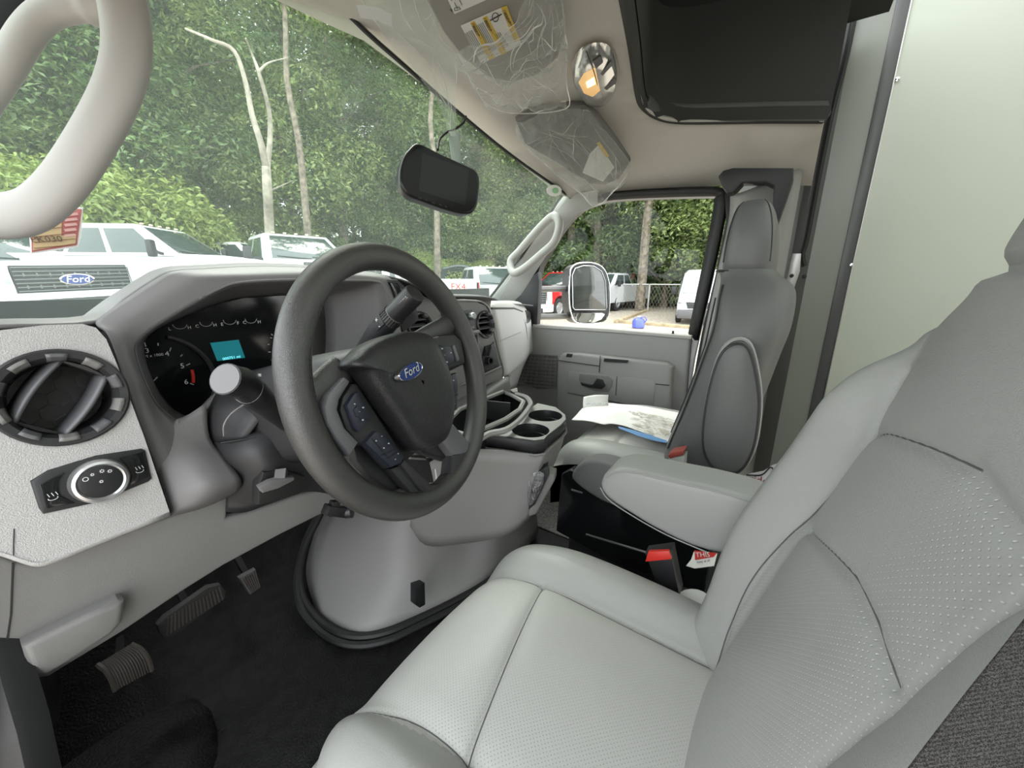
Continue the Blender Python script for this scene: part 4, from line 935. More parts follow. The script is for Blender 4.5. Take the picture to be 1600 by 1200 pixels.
# switch pods
for q in ([(356, 682), (385, 636), (402, 630), (454, 736), (404, 786), (388, 770)], [(428, 830), (468, 784), (490, 784), (582, 880), (572, 908), (530, 926)],
          [(680, 466), (722, 446), (766, 450), (786, 510), (714, 546)], [(728, 590), (750, 570), (786, 554), (791, 600), (788, 700), (744, 726), (736, 706)]):
    B().prism(zs(q, .014), -WN*.008, .003).out('switch_pod', M_BUTTON, wh)
B().prism(zs([(680, 466), (690, 470), (722, 540), (714, 548)], .0165), -WN*.004, .001).out('pod_trim', M_SPOKE, wh)
B().prism(zs([(768, 450), (776, 446), (796, 505), (787, 511)], .0155), -WN*.004, .001).out('pod_trim', M_SPOKE, wh)
B().prism(zs([(728, 590), (736, 586), (746, 720), (738, 716)], .0165), -WN*.004, .001).out('pod_trim', M_SPOKE, wh)
for q in ([(384, 700), (398, 684), (420, 700), (406, 730), (396, 728)], [(724, 482), (748, 474), (754, 494), (728, 504)]):
    B().prism(zs(q, .0165), -WN*.004, .0012).out('pod_key', M_BUTTON, wh)
for a, b_ in (((488, 880), (545, 855)), ((516, 890), (552, 866)), ((452, 812), (516, 888)), ((736, 672), (790, 640)), ((765, 575), (768, 650)), ((406, 735), (446, 740))):
    B().tube([zp(*a, .0145), zp(*b_, .0145)], .0006, 4).out('pod_joint', M_RUBBER, wh)
mk = B()
for x, y, r in ((386, 678, 4), (419, 692, 5), (405, 708, 2.5), (418, 740, 5), (470, 822, 4), (492, 804, 3), (500, 850, 4), (519, 832, 4), (545, 894, 3), (556, 872, 3), (727, 462, 5), (711, 498, 3), (762, 478, 4), (738, 488, 2.5), (746, 514, 5), (748, 600, 4), (772, 586, 4), (752, 700, 5), (774, 678, 5)):
    r *= .8
    mk.prism(zs([(x-r, y-r*.5), (x+r*.6, y-r*.8), (x+r, y+r*.5), (x-r*.5, y+r*.8)], .0175), -WN*.0004)
tag(mk.out('switch_symbols', M_SYM, wh), kind='stuff')
# hub pad, domed
po_ = [(322, 540), (326, 516), (350, 490), (385, 458), (450, 426), (530, 406), (600, 408), (640, 430), (668, 478), (695, 535), (714, 595), (724, 660), (722, 730), (708, 790), (690, 828), (655, 852), (612, 866), (588, 862), (565, 838), (520, 775), (470, 705), (420, 636), (385, 585), (358, 556)]
out_ = [V(p) for p in zs(po_, .004)]; out_ = spline(out_, 3, True)
cen = zp(560, 610, 0)
rows_ = []
for s, h in ((1, .0), (1.0, .012), (.985, .021), (.95, .028), (.88, .033), (.7, .037), (.45, .0395), (.2, .0405), (.03, .041)):
    rows_.append([cen+(p-cen)*s+WN*h for p in out_])
hub = B().grid(rows_, closeu=True).out('hub_pad', M_PAD, wh, face=WC+WN, sharp=0)
bc = zp(603, 551, .0475); bx = (zp(648, 527, .0475)-zp(559, 577, .0475)); bw = bx.length/2*1.0; bx.normalize(); by = WN.cross(bx)
# badge lies on the dome
M = mat4(bc, bx, by, WN)
def oval(k, z): return [M @ V((bw*k*cos(a), bw*.40*k*sin(a), z)) for a in [2*pi*i/40 for i in range(40)]]
B().grid([oval(1, -.006), oval(1, .0015), oval(.97, .0022), oval(.93, .0016)], closeu=True).out('badge_rim', M_CHROME, hub, face=WC+WN)
B().add(oval(.94, .0016), [list(range(40))]).out('badge', M_BLUE, hub, smooth=False, face=WC+WN)
tx = text('badge_letters', 'Ford', M @ V((0, .0005, .0020)), bx, WN, bw*.66, M_CHROME, hub, shear=.25)
# ================================================================ steering column
cl = empty('steering_column', WC-WN*.1, 'dark grey steering column shroud with tilt lever', 'steering column')
def cb_(p): return WC-WN*p
def sec(d, w_, h, drop=0):
    c = cb_(d); o = []
    for k in range(24):
        a = 2*pi*k/24; x = abs(cos(a))**.55*math.copysign(1, cos(a)); y = abs(sin(a))**.55*math.copysign(1, sin(a))
        o.append(c+e1*(w_*x)+e2*(h*y-drop))
    return o
B().grid([sec(.035, .05, .05), sec(.05, .072, .062, .004), (sec(.12, .085, .072, .008)), sec(.20, .09, .08, .012), sec(.32, .095, .09, .02)], closeu=True).out('upper_shroud', M_DGREY, cl, sharp=0)
ls = [[U(328, 690, Y=.66), U(360, 690, Y=.62), U(410, 672, Y=.60), U(470, 660, Y=.60), U(520, 700, Y=.62)], [U(334, 715, Y=.655), U(365, 715, Y=.605), U(410, 700, Y=.58), U(465, 690, Y=.585), U(520, 740, Y=.61)], [U(352, 760, Y=.645), U(380, 758, Y=.61), U(420, 738, Y=.575), U(470, 735, Y=.585), U(525, 765, Y=.61)], [U(352, 800, Y=.645), U(385, 800, Y=.63), U(430, 784, Y=.60), U(480, 768, Y=.60), U(530, 775, Y=.62)]]
surf('lower_shroud', ls, M_DGREY, cl, nu=5, nv=4)
B().prism([U(x, y, Y=.572) for x, y in ((404, 760), (412, 738), (440, 732), (478, 745), (470, 772), (432, 785), (404, 790))], (0, .02, 0), .004).out('lever_recess', M_RUBBER, cl)
B().prism([U(x, y, Y=.555) for x, y in ((406, 762), (424, 752), (446, 746), (461, 746), (461, 751), (436, 764), (412, 771))], (0, .012, 0), .004).out('tilt_lever', M_GREY, cl)
B().bar(U(440, 735, Y=.57), U(438, 750, Y=.56), .014, .01).out('lever_arm', M_GREY, cl)
surf('shroud_side', [[U(345, 600, Y=.69), U(326, 640, Y=.67), U(324, 680, Y=.665)], [U(400, 600, Y=.66), U(360, 640, Y=.64), U(335, 690, Y=.65)], [U(440, 610, Y=.62), U(410, 650, Y=.60), U(380, 690, Y=.61)]], M_DGREY, cl, nu=4, nv=4)
B().tube(spline([U(386, 629, Y=.62), U(362, 646, Y=.62), U(350, 664, Y=.62), U(350, 681, Y=.625)], 4), .0013, 6).out('shroud_edge', M_STACK, cl)
B().tube([U(345, 692, Y=.62), U(400, 684, Y=.595), U(450, 672, Y=.595)], .001, 5).out('shroud_joint', M_RUBBER, cl)
# left stalk
ts = empty('turn_signal_stalk', U(400, 620, d=.46), 'black turn signal and wiper stalk with pale round end cap', 'stalk')
p0 = U(352, 592, d=.39); p1 = U(380, 600, d=.415); p2 = U(404, 622, d=.445); p3 = U(428, 645, d=.50); p4 = U(448, 662, d=.55)
B().tube(spline([p0, lerp(p0, p1, .5), p1, p2, p3, p4], 4), [.0165]*9+[.0162, .016, .0155, .015, .014, .013, .0125, .012, .0115, .011, .011, .011, .011][:12], 20).out('stalk_body', M_BLACK, ts, sharp=50)
dv = (p0-p1).normalized()
sx_, sy_, _ = frame_of(dv, RT)
B().lathe([(.0155, -.001), (.0152, .0008), (0, .0012)], mat4(p0, sx_, sy_, dv), 28).out('end_cap', mat('pale grey cap', (.17, .168, .176), .5), ts)
rg = B().tube([lerp(p1, p2, .3)+V((0, 0, 0))+(sx_*cos(a)+sy_*sin(a))*.0166 for a in [2*pi*k/28 for k in range(28)]], .0005, 5, True).out('stalk_ring', M_STACK, ts)
B().prism([lerp(p1, p2, .2)+sx_*.012+sy_*.0115+RT*x+UPV*y for x, y in ((0, 0), (.003, 0), (.003, .003), (0, .003))], dv*.001).out('stalk_mark', M_WHITE, ts)
# gear lever on the right of the column
gl = empty('gear_lever', U(600, 510, d=.6), 'dark column gear lever with plus and minus rocker', 'gear lever')
q0 = U(572, 545, d=.62); q1 = U(590, 520, d=.60); q2 = U(608, 500, d=.585); q3 = U(618, 490, d=.578); q4 = U(649, 458, d=.555)
B().tube(spline([q0, q1, q2], 5), [.015, .0155, .016, .0165, .0168, .017, .0172, .0173, .0173, .0172, .017], 16).out('lever_body', M_DGREY, gl, sharp=50)
B().tube([q2, q3], .0158, 20).out('lever_collar', M_STACK, gl)
for k in range(20):
    pass
tt = (q4-q3).normalized(); gx, gy, _ = frame_of(tt, RT)
B().tube([q3, lerp(q3, q4, .9), q4, q4+tt*.002], [.0165, .0158, .0145, .008], 18).out('lever_knob', M_BLACK, gl, sharp=50)
for k in range(24):
    a = 2*pi*k/24; c = lerp(q2, q3, .5)+(gx*cos(a)+gy*sin(a))*.0162
    if k % 1 == 0 and (gx*cos(a)+gy*sin(a)).dot(AX) < .3: B().bar(c-tt*.006, c+tt*.006, .0022, .002, gx*cos(a)+gy*sin(a)).out('collar_rib', M_DGREY, gl)
fa = -AX+UPV*.2; fa = (fa-tt*fa.dot(tt)).normalized(); fb = tt.cross(fa)
c = lerp(q1, q2, .78)+fa*.0168
B().prism([c+tt*x+fb*y for x, y in ((-.009, -.009), (.009, -.009), (.009, .009), (-.009, .009))], -fa*.004, .0015).out('rocker', M_DGREY, gl)
text('rocker_plus', '+', c+fb*-.004+fa*.0006, RT, fa, .012, M_WHITE, gl); text('rocker_minus', '-', c+fb*.006+fa*.0006, RT, fa, .012, M_WHITE, gl)
text('knob_print', 'TOW/HAUL', lerp(q3, q4, .62)+fa*.0150+fb*.004, tt, (fa+fb*.3), .0052, M_WHITE, gl)
# connector hanging under the column
kx = empty('diagnostic_plug', U(535, 798, Y=.62), 'small black plug connector under the knee panel edge', 'connector')
B().bar(U(508, 796, Y=.62), U(540, 800, Y=.62), .02, .018, bev=.002).out('plug_body', M_RUBBER, kx)
B().lathe([(.0, -.008), (.012, -.007), (.013, .006), (0, .008)], mat4(U(545, 799, Y=.615), *frame_of((.6, -.7, .1), UPV)), 14).out('plug_cap', M_BLACK, kx)
B().bar(U(518, 806, Y=.62), U(524, 782, Y=.62), .014, .016, bev=.002).out('plug_latch', M_RUBBER, kx)
# ================================================================ pedals
def pedal(name, q, lab, d, Y, ribs, axis, stem):
    pe = empty(name, U(*q[0], Y=Y), lab, 'pedal')
    pts = [U(*p, Y=Y) for p in q]; n = (pts[1]-pts[0]).cross(pts[2]-pts[0]).normalized()
    if n.dot(CAM-pts[0]) < 0: n = -n
    B().prism(pts, -n*.014, .004).out('pad', mat(name+' rubber', d, .6), pe)
    a, b_, c, e = [pts[i] for i in axis]
    for k in range(ribs):
        t = (k+.7)/(ribs+.4); B().bar(lerp(lerp(a, b_, t), lerp(e, c, t), .06)+n*.0005, lerp(lerp(a, b_, t), lerp(e, c, t), .94)+n*.0005, .0028, .003, n).out('rib', mat('rib rubber', tuple(x*1.5 for x in d), .5) if k == 0 else RIB[0], pe)
        if k == 0: RIB[0] = bpy.data.materials['rib rubber'] if 'rib rubber' in bpy.data.materials else None
    B().bar(sum(pts, V())/len(pts)-n*.01, sum(pts, V())/len(pts)+V(stem), .018, .012, V((1, 0, 0))).out('pedal_arm', M_BLACK, pe)
RIB = [mat('rib rubber', (.10, .085, .08), .5)]
pe = empty('parking_brake_pedal', U(195, 1040, Y=.86), 'brown grey curved ribbed parking brake pedal near the door side', 'pedal')
L_ = [U(152, 1038, Y=.875), U(164, 1047, Y=.862), U(173, 1061, Y=.855), U(180, 1079, Y=.855)]; R__ = [U(205, 1006, Y=.885), U(221, 1015, Y=.872), U(231, 1029, Y=.865), U(237, 1048, Y=.865)]
pc = mat('brown grey pedal rubber', (.10, .088, .08), .5)
pr0 = patch([L_, R__], 5, 1)
B().grid(pr0).out('pad', pc, pe, face=CAM, thick=.012)
for k in range(14):
    t = (k+.5)/14; B().tube([lerp(a, b_, t)+(CAM-a).normalized()*.0005 for a, b_ in zip(pr0[0], pr0[-1])], .0014, 5).out('rib', RIB[0], pe)
B().tube(pr0[0], .004, 6).tube(pr0[-1], .004, 6).out('pad_edge', pc, pe)
B().bar(U(190, 1030, Y=.88), U(190, 1000, Y=1.0), .018, .012, V((1, 0, 0))).out('pedal_arm', M_BLACK, pe)
pedal('brake_pedal', [(246, 978), (258, 965), (325, 918), (345, 914), (354, 925), (352, 936), (270, 996), (256, 998), (249, 990)], 'wide dark ribbed brake pedal pad under the dashboard', (.04, .038, .038), .93, 16, (1, 3, 5, 7), (0, .2, .16))
pedal('accelerator_pedal', [(374, 904), (400, 890), (408, 918), (391, 930)], 'narrow ribbed accelerator pedal beside the engine cover', (.09, .09, .09), .98, 7, (0, 1, 2, 3), (0, .15, .1))
# ================================================================ visors, film, lamp, monitor
M_FILM = clear_mat('clear plastic film', (.93, .94, .93), .14, .26, haze=.12, hazecol=(.9, .9, .88), bump=(45, .03), refl_edge=.7)  # whitish haze also stands in for bright reflections on the film
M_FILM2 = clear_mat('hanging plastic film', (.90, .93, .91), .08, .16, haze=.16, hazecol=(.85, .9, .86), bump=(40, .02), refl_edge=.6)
M_VISOR = mat('visor cloth', (.27, .255, .235), .9)
def wrink(rows, amp, nrm, seed=0, fr=34):
    g = []
    for r in rows:
        rr = []
        for p in r:
            h = noise.noise(p*fr+V((seed, 0, 0)))*amp + abs(noise.noise(p*fr*.55+V((seed+9, 3, 1))))*amp*1.2
            rr.append(p+nrm*h)
        g.append(rr)
    return g
def ZV(x, y, dz=0):                              # a plane just below the lining, dipping to the glass
    return U(x, y, pl=(V((.1, .55, 1.345+dz)), V((-.02, .18, 1)).normalized()))
v1_ = empty('sun_visor', ZV(790, 60), 'grey cloth sun visor with warning labels, folded up beside the dome lamp', 'visor')
B().prism([ZV(*p) for p in ((560, -60), (655, -20), (690, 50), (722, 92), (762, 122), (800, 130), (840, 118), (872, 92), (880, 60), (872, -20), (868, -60))], V((0, 0, .016)), .006, 3).out('visor_board', M_VISOR, v1_)
def lab(pts, col, par, dz, name='warning_label'):
    return B().prism([ZV(*p, dz) for p in pts], V((0, 0, .0012))).out(name, col, par, smooth=False)
M_LABEL = mat('label paper', (.66, .65, .62), .6); M_YEL = mat('label yellow', (.62, .42, .06), .5)
l1 = lab([(697, -6), (710, 22), (760, 0), (752, -20)], M_LABEL, v1_, -.002)
l2 = lab([(720, 41), (781, 14), (792, 11), (815, 70), (752, 100)], M_LABEL, v1_, -.002)
for a in ([(735, 36), (741, 33), (774, 90), (764, 94)], [(754, 28), (761, 25), (792, 82), (783, 86)], [(783, 13), (792, 10), (812, 62), (804, 66)]): lab(a, M_YEL, l2, -.0024, 'label_band')
tl_ = B()
for a, b_, n in (((730, 52), (750, 88), 5), ((747, 40), (770, 82), 5), ((776, 54), (790, 76), 4)):
    for k in range(n):
        o = k*3.0; tl_.tube([ZV(a[0]+o*.8-3, a[1]-o*.4, -.0026), ZV(b_[0]+o*.8-3, b_[1]-o*.4, -.0026)], .0004, 3)
for x, y in ((715, 14), (706, 2), (722, 8)): tl_.tube([ZV(x-5, y-10, -.0026), ZV(x, y, -.0026)], .0005, 3)
tl_.tube([ZV(774+5*cos(a), 27+7*sin(a), -.0026) for a in [2*pi*k/12 for k in range(12)]], .0007, 4, True).tube([ZV(766, 32, -.0026), ZV(784, 22, -.0026)], .001, 4)
tag(tl_.out('label_print', M_BLACK, l2), kind='stuff')
tx_ = ZV(712, 15, -.0027); text('label_code', 'RC3', tx_, ZV(718, 12, -.0027)-ZV(708, 18, -.0027), (0, 0, -1), .011, M_BLACK, l1)
for x, y in ((739, 42), (758, 34), (788, 22)):
    text('label_word', '! WARNING', ZV(x+5, y+8, -.0028), ZV(x+10, y+22, -.0028)-ZV(x, y, -.0028), (0, 0, -1), .009, M_BLACK, l2)
# plastic sleeve over that visor
gf = patch([[ZV(823, -20, -.02), ZV(850, -20, -.024), ZV(876, -20, -.015)], [ZV(800, 38, -.02), ZV(850, 30, -.03), ZV(882, 40, -.015)], [ZV(712, 84, -.014), ZV(800, 90, -.034), ZV(884, 90, -.02)], [ZV(738, 128, -.02), ZV(810, 130, -.034), ZV(885, 130, -.022)], [ZV(757, 160, -.026), ZV(810, 172, -.04), ZV(884, 170, -.035)]], 26, 22)
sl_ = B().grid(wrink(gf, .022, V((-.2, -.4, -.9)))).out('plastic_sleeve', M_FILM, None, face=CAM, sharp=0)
tag(sl_, 'crumpled clear plastic sleeve over the labelled visor', 'plastic wrap', 'clear wraps on the visors')
ed = B()
ed.tube(spline([ZV(712, 84, -.016), ZV(738, 128, -.024), ZV(757, 160, -.028), ZV(800, 177, -.04), ZV(884, 170, -.036), ZV(885, 130, -.024), ZV(882, 40, -.016), ZV(876, -10, -.016)], 5), .0012, 4)
ed.out('sleeve_edge', clear_mat('film edge', (.8, .8, .78), .25, .1, haze=.5), sl_)
# hanging flap over the windshield
fl_ = patch([[ZV(545, -30, -.005), ZV(620, -40, -.02), ZV(662, -20, -.02)], [ZV(600, 55, -.02), ZV(640, 30, -.03), ZV(690, 60, -.02)], [ZV(640, 100, -.04), ZV(680, 90, -.04), ZV(712, 90, -.03)], [ZV(685, 165, -.08), ZV(700, 160, -.07), ZV(712, 155, -.06)], [ZV(704, 212, -.12), ZV(708, 212, -.11), ZV(712, 212, -.10)]], 20, 16)
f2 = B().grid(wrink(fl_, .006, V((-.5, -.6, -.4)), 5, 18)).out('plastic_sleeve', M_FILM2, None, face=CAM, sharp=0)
tag(f2, 'long clear plastic flap hanging in front of the windshield', 'plastic wrap', 'clear wraps on the visors')
tp = B().prism([ZV(*p, -.03) for p in ((557, 8), (592, 12), (612, 22), (613, 43), (590, 32), (563, 28))], (0, 0, .0006)).out('tape_tab', mat('white tape', (.6, .6, .58), .6), f2, smooth=False)
def glint_creases(g, n, seed, par, wd=(.0006, .0016)):  # pale tubes along the film folds, put in as painted highlights
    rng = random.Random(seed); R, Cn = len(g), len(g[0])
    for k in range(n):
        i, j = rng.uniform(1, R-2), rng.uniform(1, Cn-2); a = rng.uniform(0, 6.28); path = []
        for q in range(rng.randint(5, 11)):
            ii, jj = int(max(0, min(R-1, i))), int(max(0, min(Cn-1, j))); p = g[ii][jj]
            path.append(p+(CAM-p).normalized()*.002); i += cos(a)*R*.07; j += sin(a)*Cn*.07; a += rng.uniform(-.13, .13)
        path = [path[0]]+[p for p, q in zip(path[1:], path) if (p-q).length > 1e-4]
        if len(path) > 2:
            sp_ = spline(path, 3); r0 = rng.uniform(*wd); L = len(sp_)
            B().tube(sp_, [max(.0002, r0*sin(pi*(q+.5)/L)) for q in range(L)], 5, flat=.5).out('fold', M_FOLD_GLINT, par)
M_FOLD_GLINT = clear_mat('film fold glint', (.85, .85, .83), .15, .2, haze=.45, hazecol=(.92, .92, .9))  # folds whitened to stand in for glints on the film
glint_creases(wrink(gf, .022, V((-.2, -.4, -.9))), 46, 4, sl_)
glint_creases(wrink(fl_, .006, V((-.5, -.6, -.4)), 5, 18), 16, 8, f2)
# second visor
def ZW(x, y, o=0): return U(x, y, pl=(V((.60, .60, 1.28+o)), V((.35, .35, .87)).normalized()))
v2_ = empty('sun_visor', ZW(900, 230), 'darker grey sun visor turned to the passenger door corner', 'visor')
M_VIS2 = mat('grey visor vinyl', (.15, .145, .14), .7)
v2b = B().prism([ZW(*p) for p in ((806, 190), (830, 176), (880, 166), (914, 166), (934, 180), (962, 216), (986, 252), (968, 280), (945, 290), (920, 288), (880, 262), (820, 226))], V((.006, .006, .016)), .006, 3).out('visor_board', M_VIS2, v2_)
B().prism([ZW(*p, -.002) for p in ((922, 240), (936, 226), (960, 262), (942, 284), (910, 270))], V((0, 0, .001))).out('warning_label', M_LABEL, v2_, smooth=False)
B().prism([ZW(*p, -.003) for p in ((932, 224), (937, 222), (952, 244), (948, 247))], V((0, 0, .001))).out('label_band', M_YEL, v2_, smooth=False)
g2_ = patch([[ZW(806, 192, -.012), ZW(850, 172, -.016), ZW(900, 168, -.012), ZW(924, 176, -.01)], [ZW(812, 220, -.014), ZW(865, 210, -.03), ZW(915, 205, -.026), ZW(952, 212, -.012)], [ZW(850, 254, -.016), ZW(890, 246, -.03), ZW(930, 246, -.03), ZW(984, 256, -.014)], [ZW(884, 284, -.02), ZW(915, 290, -.03), ZW(945, 290, -.03), ZW(975, 285, -.02)], [ZW(908, 302, -.035), ZW(918, 312, -.035), ZW(930, 322, -.04), ZW(958, 300, -.035)]], 22, 18)
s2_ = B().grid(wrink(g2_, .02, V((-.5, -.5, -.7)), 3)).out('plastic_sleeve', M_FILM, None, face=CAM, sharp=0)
tag(s2_, 'crumpled clear plastic sleeve on the visor near the passenger door', 'plastic wrap', 'clear wraps on the visors')
B().tube(spline([ZW(808, 196, -.014), ZW(816, 222, -.016), ZW(850, 255, -.018), ZW(884, 285, -.022), ZW(908, 303, -.037), ZW(930, 323, -.042), ZW(958, 300, -.037), ZW(980, 272, -.02), ZW(986, 255, -.014)], 5), .0012, 4).out('sleeve_edge', bpy.data.materials['film edge'], s2_)
glint_creases(wrink(g2_, .02, V((-.5, -.5, -.7)), 3), 34, 6, s2_)
# dome lamp
dc = U(931, 115, Z=zr(.32, .47)-.008); DNn = V((0, .0, -1)).normalized()
dm = empty('dome_lamp', dc, 'chrome oval dome lamp with one amber lit lens', 'lamp')
def dp(x, y, o=0): return U(x, y, pl=(dc+DNn*o, DNn))
doo = [(905, 78), (918, 70), (935, 66), (950, 70), (960, 84), (966, 104), (966, 126), (958, 146), (944, 160), (930, 163), (914, 156), (900, 136), (893, 114), (895, 96)]
dd = spline([dp(*p) for p in doo], 3, True); dcen = sum(dd, V())/len(dd)
B().grid([dd, [dcen+(p-dcen)*.96+DNn*.010 for p in dd], [dcen+(p-dcen)*.86+DNn*.017 for p in dd], [dcen+(p-dcen)*.5+DNn*.020 for p in dd], [dcen+(p-dcen)*.02+DNn*.021 for p in dd]], closeu=True).out('lamp_body', mat('bright plastic', (.55, .54, .52), .15, metal=.7), dm, face=CAM)
B().prism([dp(*p, .021) for p in ((912, 116), (930, 106), (938, 142), (926, 152), (912, 146), (904, 130))], DNn*-.004, .001).out('lamp_lens', mat('amber lens', (.5, .3, .14), .2, emit=((1, .6, .22), .12)), dm)
B().prism([dp(*p, .023) for p in ((916, 130), (928, 122), (930, 132), (918, 138))], DNn*-.003, .001).out('bulb', mat('lit bulb', (1, .7, .3), .3, emit=((1, .6, .12), 2.2)), dm)
for q in ([(914, 82), (919, 81), (938, 150), (941, 160)],): B().tube([dp(916, 80, .018), dp(928, 112, .023), dp(941, 158, .016)], .0012, 5).out('lamp_joint', M_DGREY, dm)
for q in ([(926, 96), (938, 88), (942, 98), (931, 108)], [(938, 116), (955, 95), (957, 102), (942, 118)], [(944, 138), (961, 122), (963, 130), (948, 141)]): B().prism([dp(*p, .021) for p in q], DNn*-.003).out('lamp_switch', M_BLACK, dm)
# ---- mirror monitor
mtl, mtr, mbr, mbl = U(646, 224, d=.80), U(752, 270, d=.88), U(744, 336, d=.88), U(622, 298, d=.80)
MNn = (mtr-mtl).cross(mbl-mtl).normalized()
if MNn.dot(CAM-mtl) < 0: MNn = -MNn
mn = empty('rear_view_monitor', mtl, 'black rounded rear view monitor hanging at the windshield', 'monitor')
mpl2 = (mtl, MNn)
def mq(x, y, o=0): return U(x, y, pl=(mtl+MNn*o, MNn))
ol = spline([mq(*p) for p in ((640, 232), (655, 223), (690, 240), (730, 258), (744, 266), (750, 280), (749, 305), (745, 325), (732, 334), (700, 328), (660, 314), (640, 306), (626, 290), (624, 268), (630, 246))], 4, True)
B().prism(ol, -MNn*.03, .007, 4).out('monitor_body', mat('monitor shell', (.012, .012, .013), .3), mn)
cc_ = sum(ol, V())/len(ol)
B().prism([cc_+(p-cc_)*.93+MNn*.0006 for p in ol], -MNn*.002).out('front_glass', mat('monitor glass', (.006, .006, .006), .1, spec=.2), mn, smooth=False)
B().prism([mq(*p, .0012) for p in ((660, 239), (733, 265), (727, 321), (654, 298))], -MNn*.001).out('screen', mat('monitor screen', (.016, .018, .018), .08, spec=.2), mn, smooth=False)
for x, y in ((656, 310), (666, 313), (677, 317), (688, 320), (697, 323)): B().bar(mq(x-2, y-.6, .001), mq(x+2, y+.8, .001), .002, .002, MNn).out('monitor_key', M_DGREY, mn)
hm = B().prism([U(x, y, d=.93) for x, y in ((700, 205), (718, 205), (720, 262), (706, 258))], AX*.01, .002).out('mirror_mount', mat('clear mount', (.35, .42, .38), .3), mn)
cbl = B().tube(spline([U(728, 182, d=1.0), U(724, 192, d=.98), U(712, 201, d=.95), U(698, 207, d=.93), U(687, 218, d=.9), U(684, 234, d=.86)], 5), .0028, 8).out('monitor_cable', M_RUBBER); tag(cbl, 'thin black cable from the roof lining to the monitor', 'cable')
# windshield sticker
st_ = B().prism([U(866+12*cos(a)*.98, 298+9*sin(a), pl=(U(866, 298, Y=.785), V((-.1, -.75, -.62)).normalized())) for a in [2*pi*k/24 for k in range(24)]], V((0, .001, .001))).out('window_sticker', mat('white sticker', (.8, .82, .8), .5), None, smooth=False); tag(st_, 'round white sticker with green centre in the windshield corner', 'sticker')
B().prism([U(868+5*cos(a), 298+4.5*sin(a), pl=(U(866, 298, Y=.784), V((-.1, -.75, -.62)).normalized())) for a in [2*pi*k/14 for k in range(14)]], V((0, .0005, .0005))).out('sticker_centre', mat('sticker green', (.25, .55, .28), .5), st_, smooth=False)
# key tag card hanging in the windshield on the driver side
hg = empty('hang_card', U(90, 360, Y=.98), 'red and tan hand written card hanging behind the windshield', 'card')
KD = .98
B().prism([U(x, y, Y=KD) for x, y in ((44, 330), (100, 322), (130, 324), (127, 370), (122, 386), (48, 397))], (0, .002, 0)).out('card_sheet', M_WHITE, hg, smooth=False)
B().prism([U(x, y, Y=KD-.001) for x, y in ((48, 330), (100, 325), (128, 327), (120, 383), (50, 394))], (0, .001, 0)).out('card_print', mat('card red', (.50, .17, .16), .6), hg, smooth=False)
B().prism([U(x, y, Y=KD-.002) for x, y in ((52, 332), (97, 330), (96, 368), (119, 366), (118, 380), (52, 391))], (0, .001, 0)).out('card_field', mat('card tan', (.60, .45, .26), .6), hg, smooth=False)
for k in range(5): B().tube([U(53, 352+9*k, Y=KD-.003), U(96+(22 if k > 1 else 0), 346+9*k, Y=KD-.003)], .0006, 4).out('card_rule', mat('rule brown', (.22, .10, .05), .6) if k == 0 else bpy.data.materials['rule brown'], hg)
text('card_writing', 'PK030', U(73, 374, Y=KD-.004), (1, 0, .12), (0, -1, 0), .013, mat('card ink', (.12, .09, .07), .6), hg)
M_CP = mat('card pale', (.7, .4, .38), .6)
for k in range(5): B().bar(U(101, 336+8*k, Y=KD-.0025), U(122-k, 334+8*k, Y=KD-.0025), .001, .004).out('card_list', M_CP, hg)
# ================================================================ passenger seat
M_VINYL_SHADE = mat('shaded grey seat vinyl', (.12, .122, .12), .45, bump=('leather', 500, .0003))  # the grey seat vinyl darkened, shade put into its colour
ps = empty('passenger_seat', (.42, .25, 0), 'grey vinyl passenger seat with raised oval armrest by the far door', 'seat')
pseam = [[(.42-.13, .08), (.42-.13, .42)], [(.42+.13, .08), (.42+.13, .42)], [(.29, .33), (.42, .335), (.55, .33)]]
rows, T, p_at = cushion_grid(.42, .275, .25, .235, .445, seams=pseam, N=90, skirt=.12)
def preg(m):
    X, Y, e = m
    if e > .02: return 'cushion_skirt'
    return 'cushion_centre' if .29 < X < .55 and Y < .44 else 'cushion_bolster'
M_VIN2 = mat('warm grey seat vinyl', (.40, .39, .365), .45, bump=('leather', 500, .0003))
split_grid(rows, T, preg, {'cushion_centre': M_VIN2, 'cushion_bolster': M_VINYL, 'cushion_skirt': M_VINYL}, ps, face=(.42, .2, 3))
B().box((.40, .34, .27), Matrix.Translation((.42, .27, .145)), .01).out('pedestal', M_BLACK, ps)
B().box((.46, .40, .06), Matrix.Translation((.42, .27, .29)), .015).out('seat_frame', M_GREY, ps)
B().prism([U(x, y, X=.14) for x, y in ((876, 742), (890, 735), (960, 760), (1090, 800), (1110, 870), (1100, 930), (960, 880), (868, 830))], (.06, 0, 0), .006).out('side_shield', M_GLOSSBLK, ps)
B().prism(spline([U(x, y, X=.13) for x, y in ((893, 748), (898, 732), (912, 722), (935, 720), (965, 728), (1000, 745), (1000, 800), (950, 788), (915, 768))], 4, True), (.05, 0, 0), .010, 3).out('side_pad', M_FABRIC, ps)
B().tube([U(893, 765, X=.135), U(910, 770, X=.135)], .003, 6).out('seat_rail', M_SILVER, ps)
